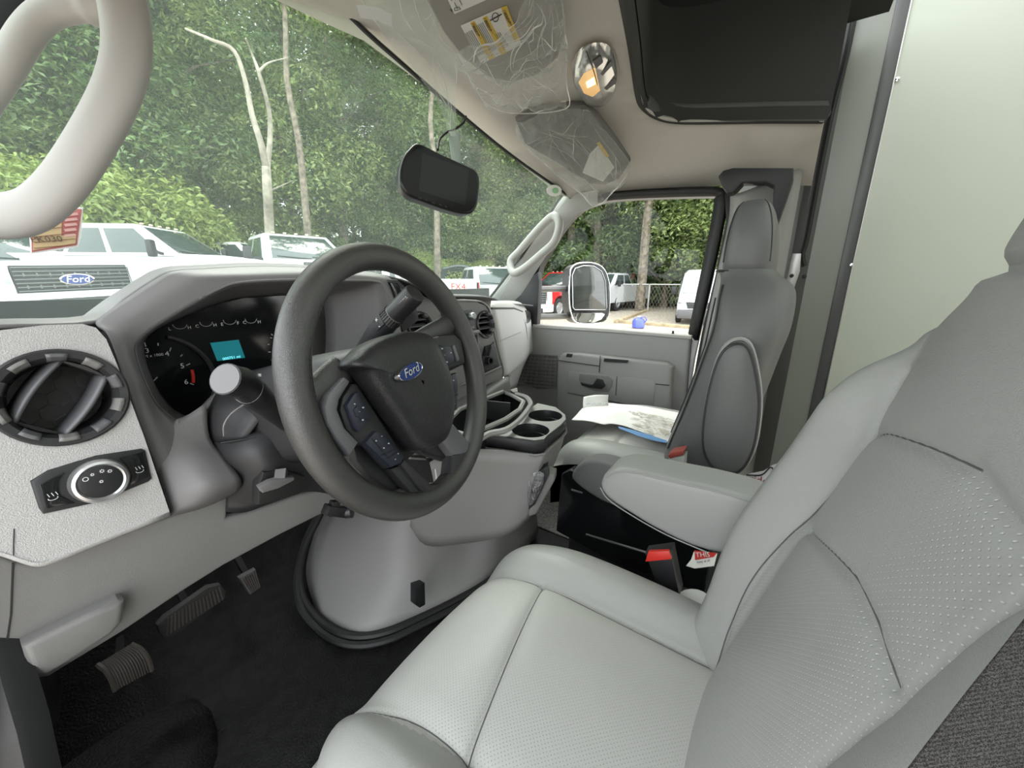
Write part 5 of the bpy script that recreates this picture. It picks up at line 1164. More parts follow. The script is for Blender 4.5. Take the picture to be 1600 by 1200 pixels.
# backrest loft: sections from the cushion up to the head restraint
def psec(z, hw, yf, yb, n=28, ex=.5):
    o = []
    for k in range(n):
        a = 2*pi*k/n; c, s = cos(a), sin(a)
        x = abs(c)**ex*math.copysign(1, c)*hw; y = abs(s)**ex*math.copysign(1, s)
        o.append(V((.42+x, lerp(yb, yf, .5+.5*y), z)))
    return o
secs = [(.40, .23, .205, .05), (.50, .245, .19, .03), (.62, .245, .16, .0), (.74, .24, .135, -.02), (.80, .235, .125, -.03), (.86, .205, .125, -.03), (.89, .165, .125, -.02), (.91, .135, .13, .005), (.925, .122, .137, .02)]
B().grid(patch([psec(*s) for s in secs], 1, 4), True).out('backrest', M_VINYL_SHADE, ps, sharp=0, face=(.42, 5, 1))
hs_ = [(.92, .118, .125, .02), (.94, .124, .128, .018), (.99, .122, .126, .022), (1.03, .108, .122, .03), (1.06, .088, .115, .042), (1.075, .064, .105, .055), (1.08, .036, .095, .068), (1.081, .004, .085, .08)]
bb = B().grid(patch([psec(*s) for s in hs_], 1, 4), True); bb.out('headrest', M_VINYL_SHADE, ps, sharp=0)
B().tube([p for p in psec(.921, .121, .139, .022)], .003, 6, True).out('headrest_seam', M_DGREY, ps)
for k in (10, 17):
    B().tube(spline([psec(*s)[k]+V((-.001, .001, 0)) for s in hs_[1:6]], 4), .0016, 6).out('headrest_seam', M_DGREY, ps)
B().tube(spline([psec(*s)[11]+V((-.001, .002, 0)) for s in secs[1:7]], 4), .0018, 6).out('backrest_seam', M_DGREY, ps)
# seams down the backrest
for x in (-.105, .105):
    B().tube([V((.42+x, yf+.002, z)) for z, yf in ((.5, .19), (.62, .16), (.74, .135), (.86, .126))], .002, 6).out('backrest_seam', M_DGREY, ps)
# raised armrest on the inner side, a flat oval pad
XA = .135
ao = spline([U(x, y, X=XA) for x, y in ((1150, 536), (1170, 545), (1182, 590), (1186, 640), (1178, 700), (1160, 735), (1138, 743), (1112, 732), (1098, 700), (1100, 650), (1112, 590), (1128, 550))], 4, True)
ac_ = sum(ao, V())/len(ao)
ar = B().grid([[p+V((.075, 0, 0)) for p in ao], [p+V((.012, 0, 0)) for p in ao], [ac_+(p-ac_)*.97+V((.003, 0, 0)) for p in ao], [ac_+(p-ac_)*.9 for p in ao], [ac_+(p-ac_)*.5-V((.003, 0, 0)) for p in ao], [ac_+(p-ac_)*.001-V((.004, 0, 0)) for p in ao]], closeu=True).out('armrest', M_VINYL_SHADE, ps, face=CAM, sharp=0)
B().tube([ac_+(p-ac_)*.985+V((.004, 0, 0)) for p in ao], .0028, 6, True).out('piping', M_DGREY, ar)
B().tube([ac_+(p-ac_)*1.03+V((.03, 0, 0)) for p in ao], .004, 6, True).out('piping', M_VINYL, ar)
# belt buckle of that seat
b2 = empty('belt_buckle', U(1057, 730, X=.1), 'pale grey seat belt buckle with dull red button by the armrest', 'buckle')
B().prism([U(x, y, X=.11) for x, y in ((1044, 716), (1070, 712), (1068, 740), (1050, 742))], (.03, 0, 0), .003).out('sleeve', mat('pale buckle sleeve', (.42, .43, .42), .6), b2)
B().prism([U(x, y, X=.108) for x, y in ((1043, 712), (1050, 707), (1069, 704), (1067, 711), (1046, 717))], (.032, 0, 0), .002).out('button', mat('dull red', (.33, .06, .05), .4), b2)
# papers lying on the cushion
ZP = .468
pp = empty('paper_form', U(1000, 650, Z=ZP), 'large printed paper floor cover spread over the passenger cushion', 'paper')
def zz(x, y, o=0): return U(x, y, Z=ZP+o)
pg = patch([[zz(893, 656, -.012), zz(918, 634), zz(950, 630, .006), zz(1010, 636, .006), zz(1064, 646, .004), zz(1077, 656, .004)], [zz(915, 659, .006), zz(935, 648, .014), zz(965, 648, .012), zz(1012, 655, .008), zz(1058, 668, .006), zz(1076, 675, .006)], [zz(944, 665, .004), zz(958, 663, .01), zz(985, 669, .008), zz(1020, 682, .005), zz(1052, 695, .003), zz(1071, 702, .003)]], 6, 6)
B().grid(wrink(pg, .004, V((0, 0, 1)), 2, 14)).out('sheet', M_PAPER, pp, thick=.0006, face=CAM, sharp=0)
B().grid(patch([[U(911, 638, Z=.47), U(930, 636, Z=.475), U(951, 634, Z=.475)], [U(911, 628, Z=.49), U(930, 625, Z=.495), U(950, 624, Z=.495)], [U(912, 620, Z=.505), U(930, 617, Z=.51), U(951, 617, Z=.51)]], 3, 3)).out('folded_flap', M_PAPER, pp, thick=.0006, face=CAM)
M_PB = mat('pale blue print', (.15, .32, .62), .6); M_PG = mat('grey print', (.42, .43, .45), .6); M_PT = mat('tan print', (.62, .57, .49), .6)
def onp(pts, m, name, o=.011): return B().prism([zz(x, y, o) for x, y in pts], (0, 0, -.0004)).out(name, m, pp, smooth=False)
onp([(966, 666), (990, 672), (1042, 688), (1041, 692), (1020, 688), (1000, 682), (967, 669)], M_PB, 'print_band')
onp([(1000, 676), (1020, 680), (1024, 687), (1004, 683)], M_PB, 'print_band', .0115)
pr_ = B()
rr = random.Random(5)
for k in range(110):
    x = rr.uniform(985, 1062); y = 640+(x-985)*.22+rr.uniform(0, 30)
    if y > 690: continue
    a = zz(x, y, .0125); b_ = zz(x+rr.uniform(4, 16), y+rr.uniform(1, 4), .0125); pr_.bar(a, b_, rr.choice((.0022, .003, .006)), .0004)
tag(pr_.out('print_lines', M_PT, pp), kind='stuff')
pr2 = B()
for k in range(7): pr2.bar(zz(982+6*k, 642+1.6*k, .013), zz(986+6*k, 643+1.6*k, .013), .004, .0004)
for k in range(4): pr2.bar(U(916+9*k, 631, Z=.489), U(921+9*k, 630, Z=.489), .007, .002)
tag(pr2.out('print_marks', M_PG, pp), kind='stuff')
# ---- between and behind the seats
dk = B().prism([V((-.20, -1.2, .004)), V((1.1, -1.2, .004)), V((1.1, .36, .004)), V((-.20, .36, .004))], (0, 0, -.003)).out('floor_liner', M_BLACK)
tag(dk, 'black smooth liner on the floor between the seats', 'floor liner')
rod = B().tube([U(916, 835, X=.06), U(1012, 864, X=-.02)], .0025, 6).out('adjuster_rod', M_SILVER); tag(rod, 'thin bare metal rod between the seats', 'rod')
sb = empty('warning_bag', U(1180, 750, X=.5), 'white printed plastic bag with red lettering behind the passenger seat', 'bag')
bn_ = V((-.7, .25, .6)).normalized(); bo_ = U(1185, 745, X=.18)
def wb(x, y, o=0): return U(x, y, pl=(bo_+bn_*o, bn_))
B().prism([wb(*p) for p in ((1160, 742), (1172, 738), (1192, 734), (1206, 725), (1215, 722), (1222, 732), (1180, 790), (1150, 770))], -bn_*.02, .006).out('bag_sheet', mat('white bag', (.62, .6, .62), .45), sb)
M_RP = mat('red print', (.30, .02, .025), .5)
text('bag_print', 'ride', wb(1185, 750, .002), wb(1200, 752)-wb(1170, 747), bn_, .022, M_RP, sb); text('bag_print', 'lick', wb(1183, 760, .002), wb(1200, 763)-wb(1170, 757), bn_, .022, M_RP, sb)
B().tube(spline([wb(1166, 742, .002), wb(1190, 742, .002), wb(1204, 730, .002), wb(1212, 740, .002)], 4), .0015, 5).out('bag_outline', M_BLACK, sb)
s2b = empty('safety_leaflet', U(1095, 870, Z=.2), 'white leaflet with red heading under the armrest', 'leaflet')
lp_ = (U(1095, 872, X=.02), V((-.7, .2, .68)).normalized())
def lf(x, y, o=0): return U(x, y, pl=(lp_[0]+lp_[1]*o, lp_[1]))
B().prism([lf(*p) for p in ((1084, 862), (1120, 864), (1115, 884), (1085, 888), (1072, 884), (1080, 874))], -lp_[1]*.004).out('sheet', M_PAPER, s2b, smooth=False)
B().prism([lf(*p, .001) for p in ((1085, 860), (1120, 864), (1115, 870), (1086, 875))], -lp_[1]*.001).out('heading', M_RED, s2b, smooth=False)
text('heading_print', 'THIS', lf(1098, 867, .002), lf(1112, 867)-lf(1086, 868), lp_[1], .013, M_WHITE, s2b); text('small_print', 'keep at all', lf(1099, 877, .002), lf(1112, 875)-lf(1086, 879), lp_[1], .006, M_BLACK, s2b)
mt = B().lathe([(0, .003), (.03, .003), (.034, 0), (.03, -.002)], mat4(U(1083, 948, X=-.12), *frame_of((-.3, .3, .9), (0, 1, 0))), 20).out('plastic_disc', M_WHITE); tag(mt, 'small white plastic disc edge tucked beside the driver cushion', 'disc')
# ================================================================ outside: lot, vehicles, hedge, forest
def sms(t): t = max(0, min(1, t)); return t*t*(3-2*t)
def gz(x, y): return -.65 + .72*sms((y-.6*x-3)/5)*sms((y-3)/4)
M_LOT = mat('gravel lot', (.47, .41, .34), .95, bump=('noise', 30, .02), vary=(9, .72, 1.25))
gx_ = [-30+2.5*i for i in range(49)]; gy_ = [-30+2.5*i for i in range(49)]
gd_ = B().grid([[V((x, y, gz(x, y))) for x in gx_] for y in gy_]).out('ground', M_LOT, face=(0, 0, 50)); tag(gd_, 'tan gravel and asphalt parking lot', kind='structure')

M_PW = mat('white vehicle paint', (.62, .63, .64), .2, coat=.3); M_PR = mat('red vehicle paint', (.50, .012, .014), .2, coat=.4)
M_TINT = mat('tinted vehicle glass', (.03, .045, .045), .04, spec=.9); M_TYRE = mat('tyre rubber', (.02, .02, .02), .8)
M_GRILL = mat('grille grey', (.12, .13, .13), .4); M_LAMP = mat('headlamp glass', (.6, .62, .62), .08, metal=.5); M_VBLK = mat('vehicle trim black', (.02, .02, .022), .5)
VX = V((1, 0, 0))
def arc(cy, cz, r, a0, a1, n=8): return [(cy+r*cos(a0+(a1-a0)*k/n), cz+r*sin(a0+(a1-a0)*k/n)) for k in range(n+1)]
def pickup(paint, lab, badge=True):
    t = empty('pickup_truck', (0, 0, 0), lab, 'truck')
    pr = [(-3.15, .62), (-3.15, 1.32), (-3.1, 1.36), (-.95, 1.36), (-.92, 1.30), (1.25, 1.30), (1.35, 1.36), (2.2, 1.33), (2.85, 1.25), (3.0, 1.15), (3.04, .9), (3.0, .55)]
    pr += [(2.50, .50)] + arc(1.98, .46, .50, 0, pi) + [(-1.25, .46)] + arc(-1.78, .46, .50, 0, pi) + [(-2.6, .55)]
    b = B().prism([V((1.0, y, z)) for y, z in pr], (-2.0, 0, 0), .05); b.out('body', paint, t, local=True)
    # cab
    bz, tz = 1.30, 1.98
    ring0 = [(-.97, -.95), (.97, -.95), (.97, 1.32), (-.97, 1.32)]; ring1 = [(-.74, -.80), (.74, -.80), (.74, .42), (-.74, .42)]
    bm = bmesh.new(); lo_ = [bm.verts.new((x, y, bz)) for x, y in ring0]; hi = [bm.verts.new((x, y, tz)) for x, y in ring1]
    bm.faces.new(hi); bm.faces.new(lo_[::-1])
    for i in range(4): bm.faces.new([lo_[i], lo_[(i+1) % 4], hi[(i+1) % 4], hi[i]])
    bmesh.ops.bevel(bm, geom=list(bm.edges), offset=.07, segments=2, profile=.5, affect='EDGES')
    B().bm(bm).out('cab', paint, t, local=True)
    def wall(q, m, name, out_n, th=.012): B().prism([V(p)+V(out_n)*.012 for p in q], V(out_n)*-th*2, .004).out(name, m, t, local=True)
    def lerp3(a, b_, c, d, u, v): return lerp(lerp(V(a), V(b_), u), lerp(V(d), V(c), u), v)
    fw = [(-.97, 1.32, bz), (.97, 1.32, bz), (.74, .42, tz), (-.74, .42, tz)]
    wall([lerp3(*fw, u, v) for u, v in ((.07, .08), (.93, .08), (.91, .90), (.09, .90))], M_TINT, 'windshield', V((0, .6, .8)))
    for s in (-1, 1):
        sd = [(s*.97, -.95, bz), (s*.97, 1.32, bz), (s*.74, .42, tz), (s*.74, -.80, tz)]
        wall([lerp3(*sd, u, v) for u, v in ((.06, .12), (.40, .12), (.42, .84), (.10, .84))], M_TINT, 'side_window', V((s*.95, 0, .3)))
        wall([lerp3(*sd, u, v) for u, v in ((.45, .12), (.88, .12), (.90, .84), (.48, .84))], M_TINT, 'side_window', V((s*.95, 0, .3)))
        B().box((.16, .12, .34), Matrix.Translation((s*1.22, 1.0, 1.45)), .04).bar((s*.95, 1.0, 1.36), (s*1.2, 1.0, 1.40), .05, .05).out('mirror', M_VBLK, t, local=True)
        B().prism([V((s*.99, 3.04, .88)), V((s*.79, 3.09, .88)), V((s*.79, 3.07, 1.20)), V((s*.99, 3.0, 1.20))], (0, -.09, 0), .012).out('headlight', M_LAMP, t, local=True)
        B().box((.06, .10, .34), Matrix.Translation((s*.97, -3.13, 1.1)), .01).out('tail_light', M_RED, t, local=True)
        for y in (1.98, -1.78):
            M = Matrix.Translation((s*.86, y, .42)) @ Matrix.Rotation(s*pi/2, 4, 'Y')
            wl_ = B().lathe([(0, -.12), (.36, -.14), (.42, -.10), (.42, .10), (.36, .14), (.26, .13)], M, 24).out('wheel', M_TYRE, t, local=True)
            B().lathe([(.26, .12), (.25, .08), (.12, .06), (.10, .11), (0, .12)], M, 16).out('hub', M_SILVER, wl_, local=True)
    B().prism([V((.62, -.97, 2.0)), V((-.62, -.97, 2.0)), V((-.62, -.97, 1.36)), V((.62, -.97, 1.36))][::-1], (0, .01, 0)).bar((-.5, -.85, 1.45), (.5, -.85, 1.45), .02, .02).out('cab_rear', paint, t, local=True) if False else None
    B().box((1.72, 2.0, .02), Matrix.Translation((0, -2.03, 1.352)), 0).out('bed_floor', M_VBLK, t, local=True)
    g = B().box((1.56, .05, .54), Matrix.Translation((0, 3.03, .97)), .02).out('grille', M_VBLK, t, local=True)
    for k in range(8): B().box((1.52, .03, .020), Matrix.Translation((0, 3.065, .735+.067*k)), .005).out('grille_bar', M_GRILL, g, local=True)
    gb_ = B()
    for k in range(9):
        for z in (.87, 1.08): gb_.box((.02, .03, .06), Matrix.Translation((-.64+.16*k, 3.062, z)))
    gb_.out('grille_stud', M_GRILL, g, local=True)['kind'] = 'stuff'
    if badge:
        def ov(r, y): return [V((r*cos(a), y, .98+.42*r*sin(a))) for a in [2*pi*k/28 for k in range(28)]]
        B().grid([ov(.24, 3.07), ov(.24, 3.095), ov(.215, 3.10)], True).out('badge_rim', M_CHROME, g, local=True)
        B().add(ov(.22, 3.097), [list(range(28))]).out('badge', M_BLUE, g, smooth=False, face=(0, 9, 1), local=True)
        tx = text('badge_letters', 'Ford', (0, 3.10, .98), (-1, 0, 0), (0, 1, 0), .17, M_CHROME, None, shear=.2); tx.parent = g
    B().box((2.0, .22, .26), Matrix.Translation((0, 3.06, .64)), .05).out('bumper', paint, t, local=True)
    B().box((1.2, .06, .14), Matrix.Translation((0, 3.16, .58)), .02).out('bumper_grille', M_VBLK, t, local=True)
    for k in range(5): B().box((.07, .05, .035), Matrix.Translation((-.5+.25*k, .40, 2.0)), .01).out('roof_marker', mat('marker amber', (.55, .45, .35), .3) if 'marker amber' not in bpy.data.materials else bpy.data.materials['marker amber'], t, local=True)
    for s in (-.4, .35): B().bar((s-.35, 1.25, 1.385), (s+.35, 1.17, 1.43), .03, .02).out('wiper', M_VBLK, t, local=True)
    return t
def put(t, x, y, head, lab, z=None, roll=0, grp=None, sc=1):
    """head = compass direction (degrees) the front points to, 0 = +Y, 90 = +X"""
    t.location = (x, y, gz(x, y) if z is None else z); t.rotation_euler = (0, radians(roll), -radians(head)); t['label'] = lab; t.scale = (sc,)*3
    if grp: t['group'] = grp
    return t
GW = 'white pickup trucks in the lot ahead'; GR = 'pickup trucks parked beside the lot fence'
pw = pickup(M_PW, ''); prd = pickup(M_PR, '')
def at_(px, D): v = ray(px, 440); v = V((v.x, v.y)).normalized(); return CAM.x+v.x*D, CAM.y+v.y*D
trucks = [
 (38, 14.2, 172, 'white pickup truck with big grey grille and oval badge, facing the cab head on', -.06, 2.5, 1),
 (240, 12.6, 140, 'white pickup truck behind the grille-front truck, seen from its front corner', .08, 0, 1),
 (385, 19, 150, 'small distant white pickup truck between two nearer white cabs', .3, 0, 1),
 (464, 11.8, 190, 'white pickup truck with roof marker lamps just above the instrument hood', .0, 0, 1),
 (580, 12.8, -46, 'white pickup truck whose bed side and red tail lamp show right of the steering wheel', -.42, 0, 1),
 (765, 15.0, 212, 'white pickup truck with bright windshield near the far pillar', -.60, 0, 1)]
for i, (px, D, hd_, lab_, z, roll, sc) in enumerate(trucks):
    o = pw if i == 0 else copy_tree(pw); x, y = at_(px, D); put(o, x, y, hd_, lab_, z, roll, GW, sc)
    if i == 4: bedtruck = o
rows4 = [(prd, 848, 17.0, -84, 'red pickup truck nearest the door mirror arms'), (None, 884, 18.0, -84, 'white pickup truck partly hidden behind the door mirror'), (None, 926, 20.0, -80, 'white pickup truck showing its side just past the door mirror'), ('r', 960, 23.5, -78, 'red pickup truck farthest along the row by the fence')]
for o, px, D, hd_, lab_ in rows4:
    o = prd if o is prd else copy_tree(prd if o == 'r' else pw); x, y = at_(px, D); put(o, x+2.2, y, hd_, lab_, None, 0, GR, .97)
# decal on the bed side
bpy.context.view_layer.update()
dt = text('bed_decal', 'FX4', (-1.02, -2.55, 1.13), (0, -1, 0), (-1, 0, 0), .26, M_RED, None); dt.parent = bedtruck
dt2 = text('bed_decal', 'FX4', (1.02, -2.55, 1.13), (0, 1, 0), (1, 0, 0), .26, M_RED, None); dt2.parent = bedtruck
# hood standing open behind
x, y = at_(722, 22)
oh = empty('open_hood', (x, y, gz(x, y)), 'dark raised engine hood behind the white cars', 'hood')
B().grid(patch([[V((x-1.0, y+.5, 1.55)), V((x, y+.1, 1.75)), V((x+.8, y-.4, 1.55))], [V((x-1.0, y+.7, 1.0)), V((x, y+.4, 1.1)), V((x+.8, y, 1.0))], [V((x-1.0, y+.8, .2)), V((x, y+.6, .2)), V((x+.8, y+.2, .2))]], 4, 4)).out('hood_panel', M_TINT, oh, thick=.05)
# ---- van
def off_(q): return [p+V((0, .07, .05)) for p in q]
def van():
    t = empty('van', (0, 0, 0), 'white high roof van parked facing the cab by the chain fence', 'van')
    secs_ = [(-3.0, .98, .45, 2.45), (-2.9, 1.0, .42, 2.55), (.6, 1.0, .42, 2.55), (1.2, .98, .42, 2.40), (1.75, .96, .42, 1.85), (2.05, .95, .42, 1.35), (2.55, .92, .42, 1.12), (2.75, .86, .45, 1.0), (2.82, .78, .5, .85)]
    rows_ = []
    for y, hw, z0, z1 in secs_:
        tp_ = hw-.14*max(0, (z1-1.2)/1.3)
        rows_.append([V(p) for p in ((-hw, y, z0), (-hw, y, lerp(z0, z1, .45)), (-tp_, y, z1-.15), (-tp_+.15, y, z1), (0, y, z1+.03), (tp_-.15, y, z1), (tp_, y, z1-.15), (hw, y, lerp(z0, z1, .45)), (hw, y, z0))])
    B().grid(patch(rows_, 1, 2)).add(rows_[-1], [list(range(9))]).add(rows_[0], [list(range(9))[::-1]]).out('body', M_PW, t, local=True, face=(0, 0, 9), sharp=50)
    B().prism(off_([V((-.78, 1.98, 1.42)), V((.78, 1.98, 1.42)), V((.70, 1.30, 2.26)), V((-.70, 1.30, 2.26))]), V((0, -.05, -.04)), .01).out('windshield', mat('bright van glass', (.42, .45, .45), .06), t, local=True)
    g = B().prism(off_([V((-.45, 2.80, .72)), V((.45, 2.80, .72)), V((.55, 2.72, 1.0)), V((-.55, 2.72, 1.0))]), V((0, -.05, 0)), .01).out('grille', M_VBLK, t, local=True)
    for k in range(3): B().bar((-.48, 2.905-.025*k, .80+.08*k), (.48, 2.905-.025*k, .80+.08*k), .02, .02).out('grille_bar', M_GRILL, g, local=True)
    B().box((1.75, .25, .42), Matrix.Translation((0, 2.78, .5)), .08).out('bumper', mat('grey bumper', (.12, .12, .125), .5), t, local=True)
    for s in (-1, 1):
        B().prism(off_([V((s*.62, 2.76, .95)), V((s*.9, 2.62, .98)), V((s*.86, 2.50, 1.24)), V((s*.66, 2.62, 1.12))]), (0, -.06, 0), .01).out('headlight', M_LAMP, t, local=True)
        B().prism([V((s*1.0, 1.55, 1.38)), V((s*.97, .85, 1.38)), V((s*.93, .85, 2.02)), V((s*.94, 1.25, 2.02))], (-s*.03, 0, 0)).out('side_window', M_TINT, t, local=True)
        B().box((.22, .14, .40), Matrix.Translation((s*1.22, 1.5, 1.55)), .04).out('mirror', M_VBLK, t, local=True)
        for y in (1.75, -1.9):
            M = Matrix.Translation((s*.86, y, .36)) @ Matrix.Rotation(s*pi/2, 4, 'Y')
            w_ = B().lathe([(0, -.10), (.30, -.12), (.36, -.09), (.36, .09), (.30, .12), (.2, .11)], M, 20).out('wheel', M_TYRE, t, local=True); B().lathe([(.2, .1), (.1, .07), (0, .1)], M, 12).out('hub', M_GRILL, w_, local=True)
    return t
vn = van(); x, y = at_(1088, 15.2); vn.location = (x+2.3, y+.1, gz(x, y)); vn.rotation_euler = (0, 0, radians(97)); vn.scale = (.8, .8, .76)
# ---- chain link fence, timbers, jug
fe = empty('chain_fence', (17, 4, -.65), 'grey chain link fence along the wood edge', 'fence')
fa_, fb_ = V((19.5, 8.4, 0)), V((20.5, -3, 0))
for k in range(5):
    p = lerp(fa_, fb_, k/4); B().tube([p+V((0, 0, -.7)), p+V((0, 0, .72))], .045, 8).out('post', M_ALU, fe)
B().tube([fa_+V((0, 0, .70)), fb_+V((0, 0, .70))], .03, 8).out('top_rail', M_ALU, fe)
fm_ = B()
for k in range(70):
    a = lerp(fa_, fb_, k/70)
    fm_.tube([a+V((0, 0, -.65)), a+(fb_-fa_)*.11*.55+V((0, 0, .70))], .006, 3, cap=False); fm_.tube([a+V((0, 0, .70)), a+(fb_-fa_)*.11*.55+V((0, 0, -.65))], .006, 3, cap=False)
tag(fm_.out('wire_mesh', M_ALU, fe), kind='stuff')
M_TIMB = mat('landscape timber', (.42, .34, .22), .9, vary=(4, .7, 1.2))
for a, b_, lb in (((962, 503), (1015, 483), 'long tan timber kerb running toward the fence'), ((962, 502), (1090, 512), 'tan timber kerb across the gravel in front of the van')):
    p, q = U(*a, Z=-.6), U(*b_, Z=-.6); tk_ = B().bar(p, q, .16, .12, bev=.02).out('timber_kerb', M_TIMB); tag(tk_, lb, 'kerb')
jp = U(997, 512, Z=-.63); jg = empty('water_jug', jp, 'translucent blue plastic water jug on the gravel', 'jug')
B().lathe([(0, 0), (.18, 0), (.2, .02), (.2, .22), (.17, .28), (.06, .33), (.05, .36), (0, .36)], Matrix.Translation(jp), 16).out('jug_body', mat('blue jug', (.10, .13, .55), .25), jg)
B().lathe([(.055, .35), (.055, .39), (0, .39)], Matrix.Translation(jp), 12).out('cap', M_WHITE, jg)
B().tube([jp+V((0, -.05, .34)), jp+V((0, -.2, .36)), jp+V((0, -.26, .28)), jp+V((0, -.2, .18))], .018, 6).out('handle', bpy.data.materials['blue jug'], jg)
gi = B().bar(U(835, 524, X=3.2), U(1078, 530, X=3.2), .02, .02) if False else None

# ---------------------------------------------------------------- trees
def leaf_mat(name, c1, c2):
    m = bpy.data.materials.new(name); m.use_nodes = True; nt = m.node_tree; nt.nodes.clear()
    out = nt.nodes.new('ShaderNodeOutputMaterial'); oi = nt.nodes.new('ShaderNodeObjectInfo'); geo = nt.nodes.new('ShaderNodeNewGeometry'); 
    mx = nt.nodes.new('ShaderNodeMixRGB'); mx.inputs[1].default_value = (*c1, 1); mx.inputs[2].default_value = (*c2, 1)
    ad = nt.nodes.new('ShaderNodeMath'); ad.operation = 'MULTIPLY_ADD'; ad.inputs[1].default_value = .6; nt.links.new(geo.outputs['Random Per Island'], ad.inputs[0])
    r2_ = nt.nodes.new('ShaderNodeMath'); r2_.operation = 'MULTIPLY'; r2_.inputs[1].default_value = .4; nt.links.new(oi.outputs['Random'], r2_.inputs[0]); nt.links.new(r2_.outputs[0], ad.inputs[2])
    nt.links.new(ad.outputs[0], mx.inputs[0])
    d = nt.nodes.new('ShaderNodeBsdfDiffuse'); tl = nt.nodes.new('ShaderNodeBsdfTranslucent'); ms = nt.nodes.new('ShaderNodeMixShader'); ms.inputs[0].default_value = .38
    nt.links.new(mx.outputs[0], d.inputs[0]); nt.links.new(mx.outputs[0], tl.inputs[0]); nt.links.new(d.outputs[0], ms.inputs[1]); nt.links.new(tl.outputs[0], ms.inputs[2])
    gl = nt.nodes.new('ShaderNodeBsdfGlossy'); gl.inputs['Roughness'].default_value = .35; m2 = nt.nodes.new('ShaderNodeMixShader'); m2.inputs[0].default_value = .05
    nt.links.new(ms.outputs[0], m2.inputs[1]); nt.links.new(gl.outputs[0], m2.inputs[2]); nt.links.new(m2.outputs[0], out.inputs[0])
    return m
L_DARK = leaf_mat('deep green leaves', (.05, .105, .04), (.26, .37, .13)); L_MID = leaf_mat('mid green leaves', (.09, .16, .05), (.42, .50, .18)); L_YEL = leaf_mat('yellow green leaves', (.20, .29, .07), (.45, .52, .14))
M_BARK = mat('grey brown bark', (.20, .17, .13), .95, bump=('noise', 14, .03), vary=(5, .6, 1.4))
def leaves(rng, blobs, n, size, flat=.6):
    v, f = [], []
    tot = sum(b[1]**2 for b in blobs)
    for c, r in blobs:
        k = int(n*r*r/tot)
        for _ in range(k):
            d = V((rng.gauss(0, 1), rng.gauss(0, 1), rng.gauss(0, 1)*flat+.15)).normalized(); p = c+V((d.x*r, d.y*r, d.z*r*.75))*rng.uniform(.55, 1.05)
            s = size*rng.uniform(.6, 1.3); nn = (d*.5+V((rng.uniform(-.8, .8), rng.uniform(-.8, .8), rng.uniform(.2, 1.1)))).normalized()
            x = nn.orthogonal(); x.rotate(Matrix.Rotation(rng.uniform(0, 6.3), 3, nn)); x.normalize(); y = nn.cross(x)
            o = len(v); v += [p-x*s, p+y*s*.45-x*s*.1+nn*s*.1, p+x*s-V((0, 0, s*.25)), p-y*s*.45-x*s*.1+nn*s*.1]; f += [(o, o+1, o+2), (o, o+2, o+3)]
    return v, f
def tree_kind(seed, h, crown_lo, spread, n, size, lm, trunk_r, dense=26, lean=.0, name='deciduous_tree'):
    rng = random.Random(seed); t = empty(name, (0, 0, 0), '', 'tree')
    b = B(); path = [V((0, 0, -.3))]
    for k in range(1, 9): path.append(V((lean*h*k/8+rng.uniform(-.12, .12)*k*.25, rng.uniform(-.12, .12)*k*.25, h*.92*k/8)))
    b.tube(spline(path, 3), [trunk_r*(1-.85*i/24) for i in range(25)], 8)
    blobs = []
    for k in range(dense):
        tz = crown_lo+(1-crown_lo)*((k+.5)/dense); z = h*tz; wdt = spread*math.sin(pi*min(.93, max(.18, (tz-crown_lo)/(1-crown_lo)*.8+.14)))
        a = k*2.4+rng.uniform(-.5, .5); rr_ = wdt*rng.uniform(.35, 1.0); st_ = path[min(8, max(1, int(tz*8)))]*1.0
        c = V((st_.x+rr_*cos(a), st_.y+rr_*sin(a), z+rng.uniform(-.3, .5)))
        r = rng.uniform(.55, 1.15)*spread*.42; blobs.append((c, r))
        base = V((st_.x, st_.y, z-rr_*.45)); b.tube([base, lerp(base, c, .5)+V((0, 0, .1*rr_)), c], [trunk_r*.28, trunk_r*.18, .015], 5)
    b.out('trunk', M_BARK, t, local=True)
    v, f = leaves(rng, blobs, n, size)
    me = bpy.data.meshes.new('crown'); me.from_pydata([tuple(p) for p in v], [], f); me.materials.append(lm); me.update()
    o = link('crown', me, t, True)
    return t
K = [tree_kind(1, 19, .10, 4.2, 26000, .11, L_DARK, .24, 40), tree_kind(2, 17, .12, 4.0, 26000, .105, L_MID, .20, 40), tree_kind(3, 20, .30, 4.0, 22000, .11, L_DARK, .26, 32), tree_kind(4, 15, .05, 3.6, 26000, .10, L_MID, .16, 40), tree_kind(5, 17, .62, 3.0, 6000, .10, L_MID, .17, 16, .02)]
KL = ['dense deep green tree', 'dense mid green tree', 'tall tree with bare lower trunk', 'low branched mid green tree', 'thin tree with pale bare trunk']
WH = {}
used = set(); planted = []
def plant(kind, px, D, lab, sc=1.0, rot=None, z=None):
    src = K[kind]
    o = src if kind not in used else copy_tree(src); used.add(kind)
    x, y = at_(px, D); o.location = (x, y, gz(min(x, 30), min(y, 30)) if z is None else z); o.rotation_euler = (0, 0, random.uniform(0, 6.28) if rot is None else rot); o.scale = (sc, sc, sc*random.uniform(.92, 1.1)); o['label'] = lab; o['group'] = 'trees of the wood around the lot'; o['px_'] = px; planted.append((px, D, kind, o))
    return o
names = ['grab handle', 'white pickup cabs', 'bare forked trunk', 'instrument hood', 'steering wheel top', 'hanging clear flap', 'monitor', 'windshield sticker', 'far pillar handle', 'door mirror', 'fence', 'van']
def near(px): return [n for n, x in zip(names, (60, 260, 410, 480, 570, 670, 700, 860, 830, 918, 1040, 1080)) if True][min(range(12), key=lambda i: abs((60, 260, 410, 480, 570, 670, 700, 860, 830, 918, 1040, 1080)[i]-px))]
seen_l = {}
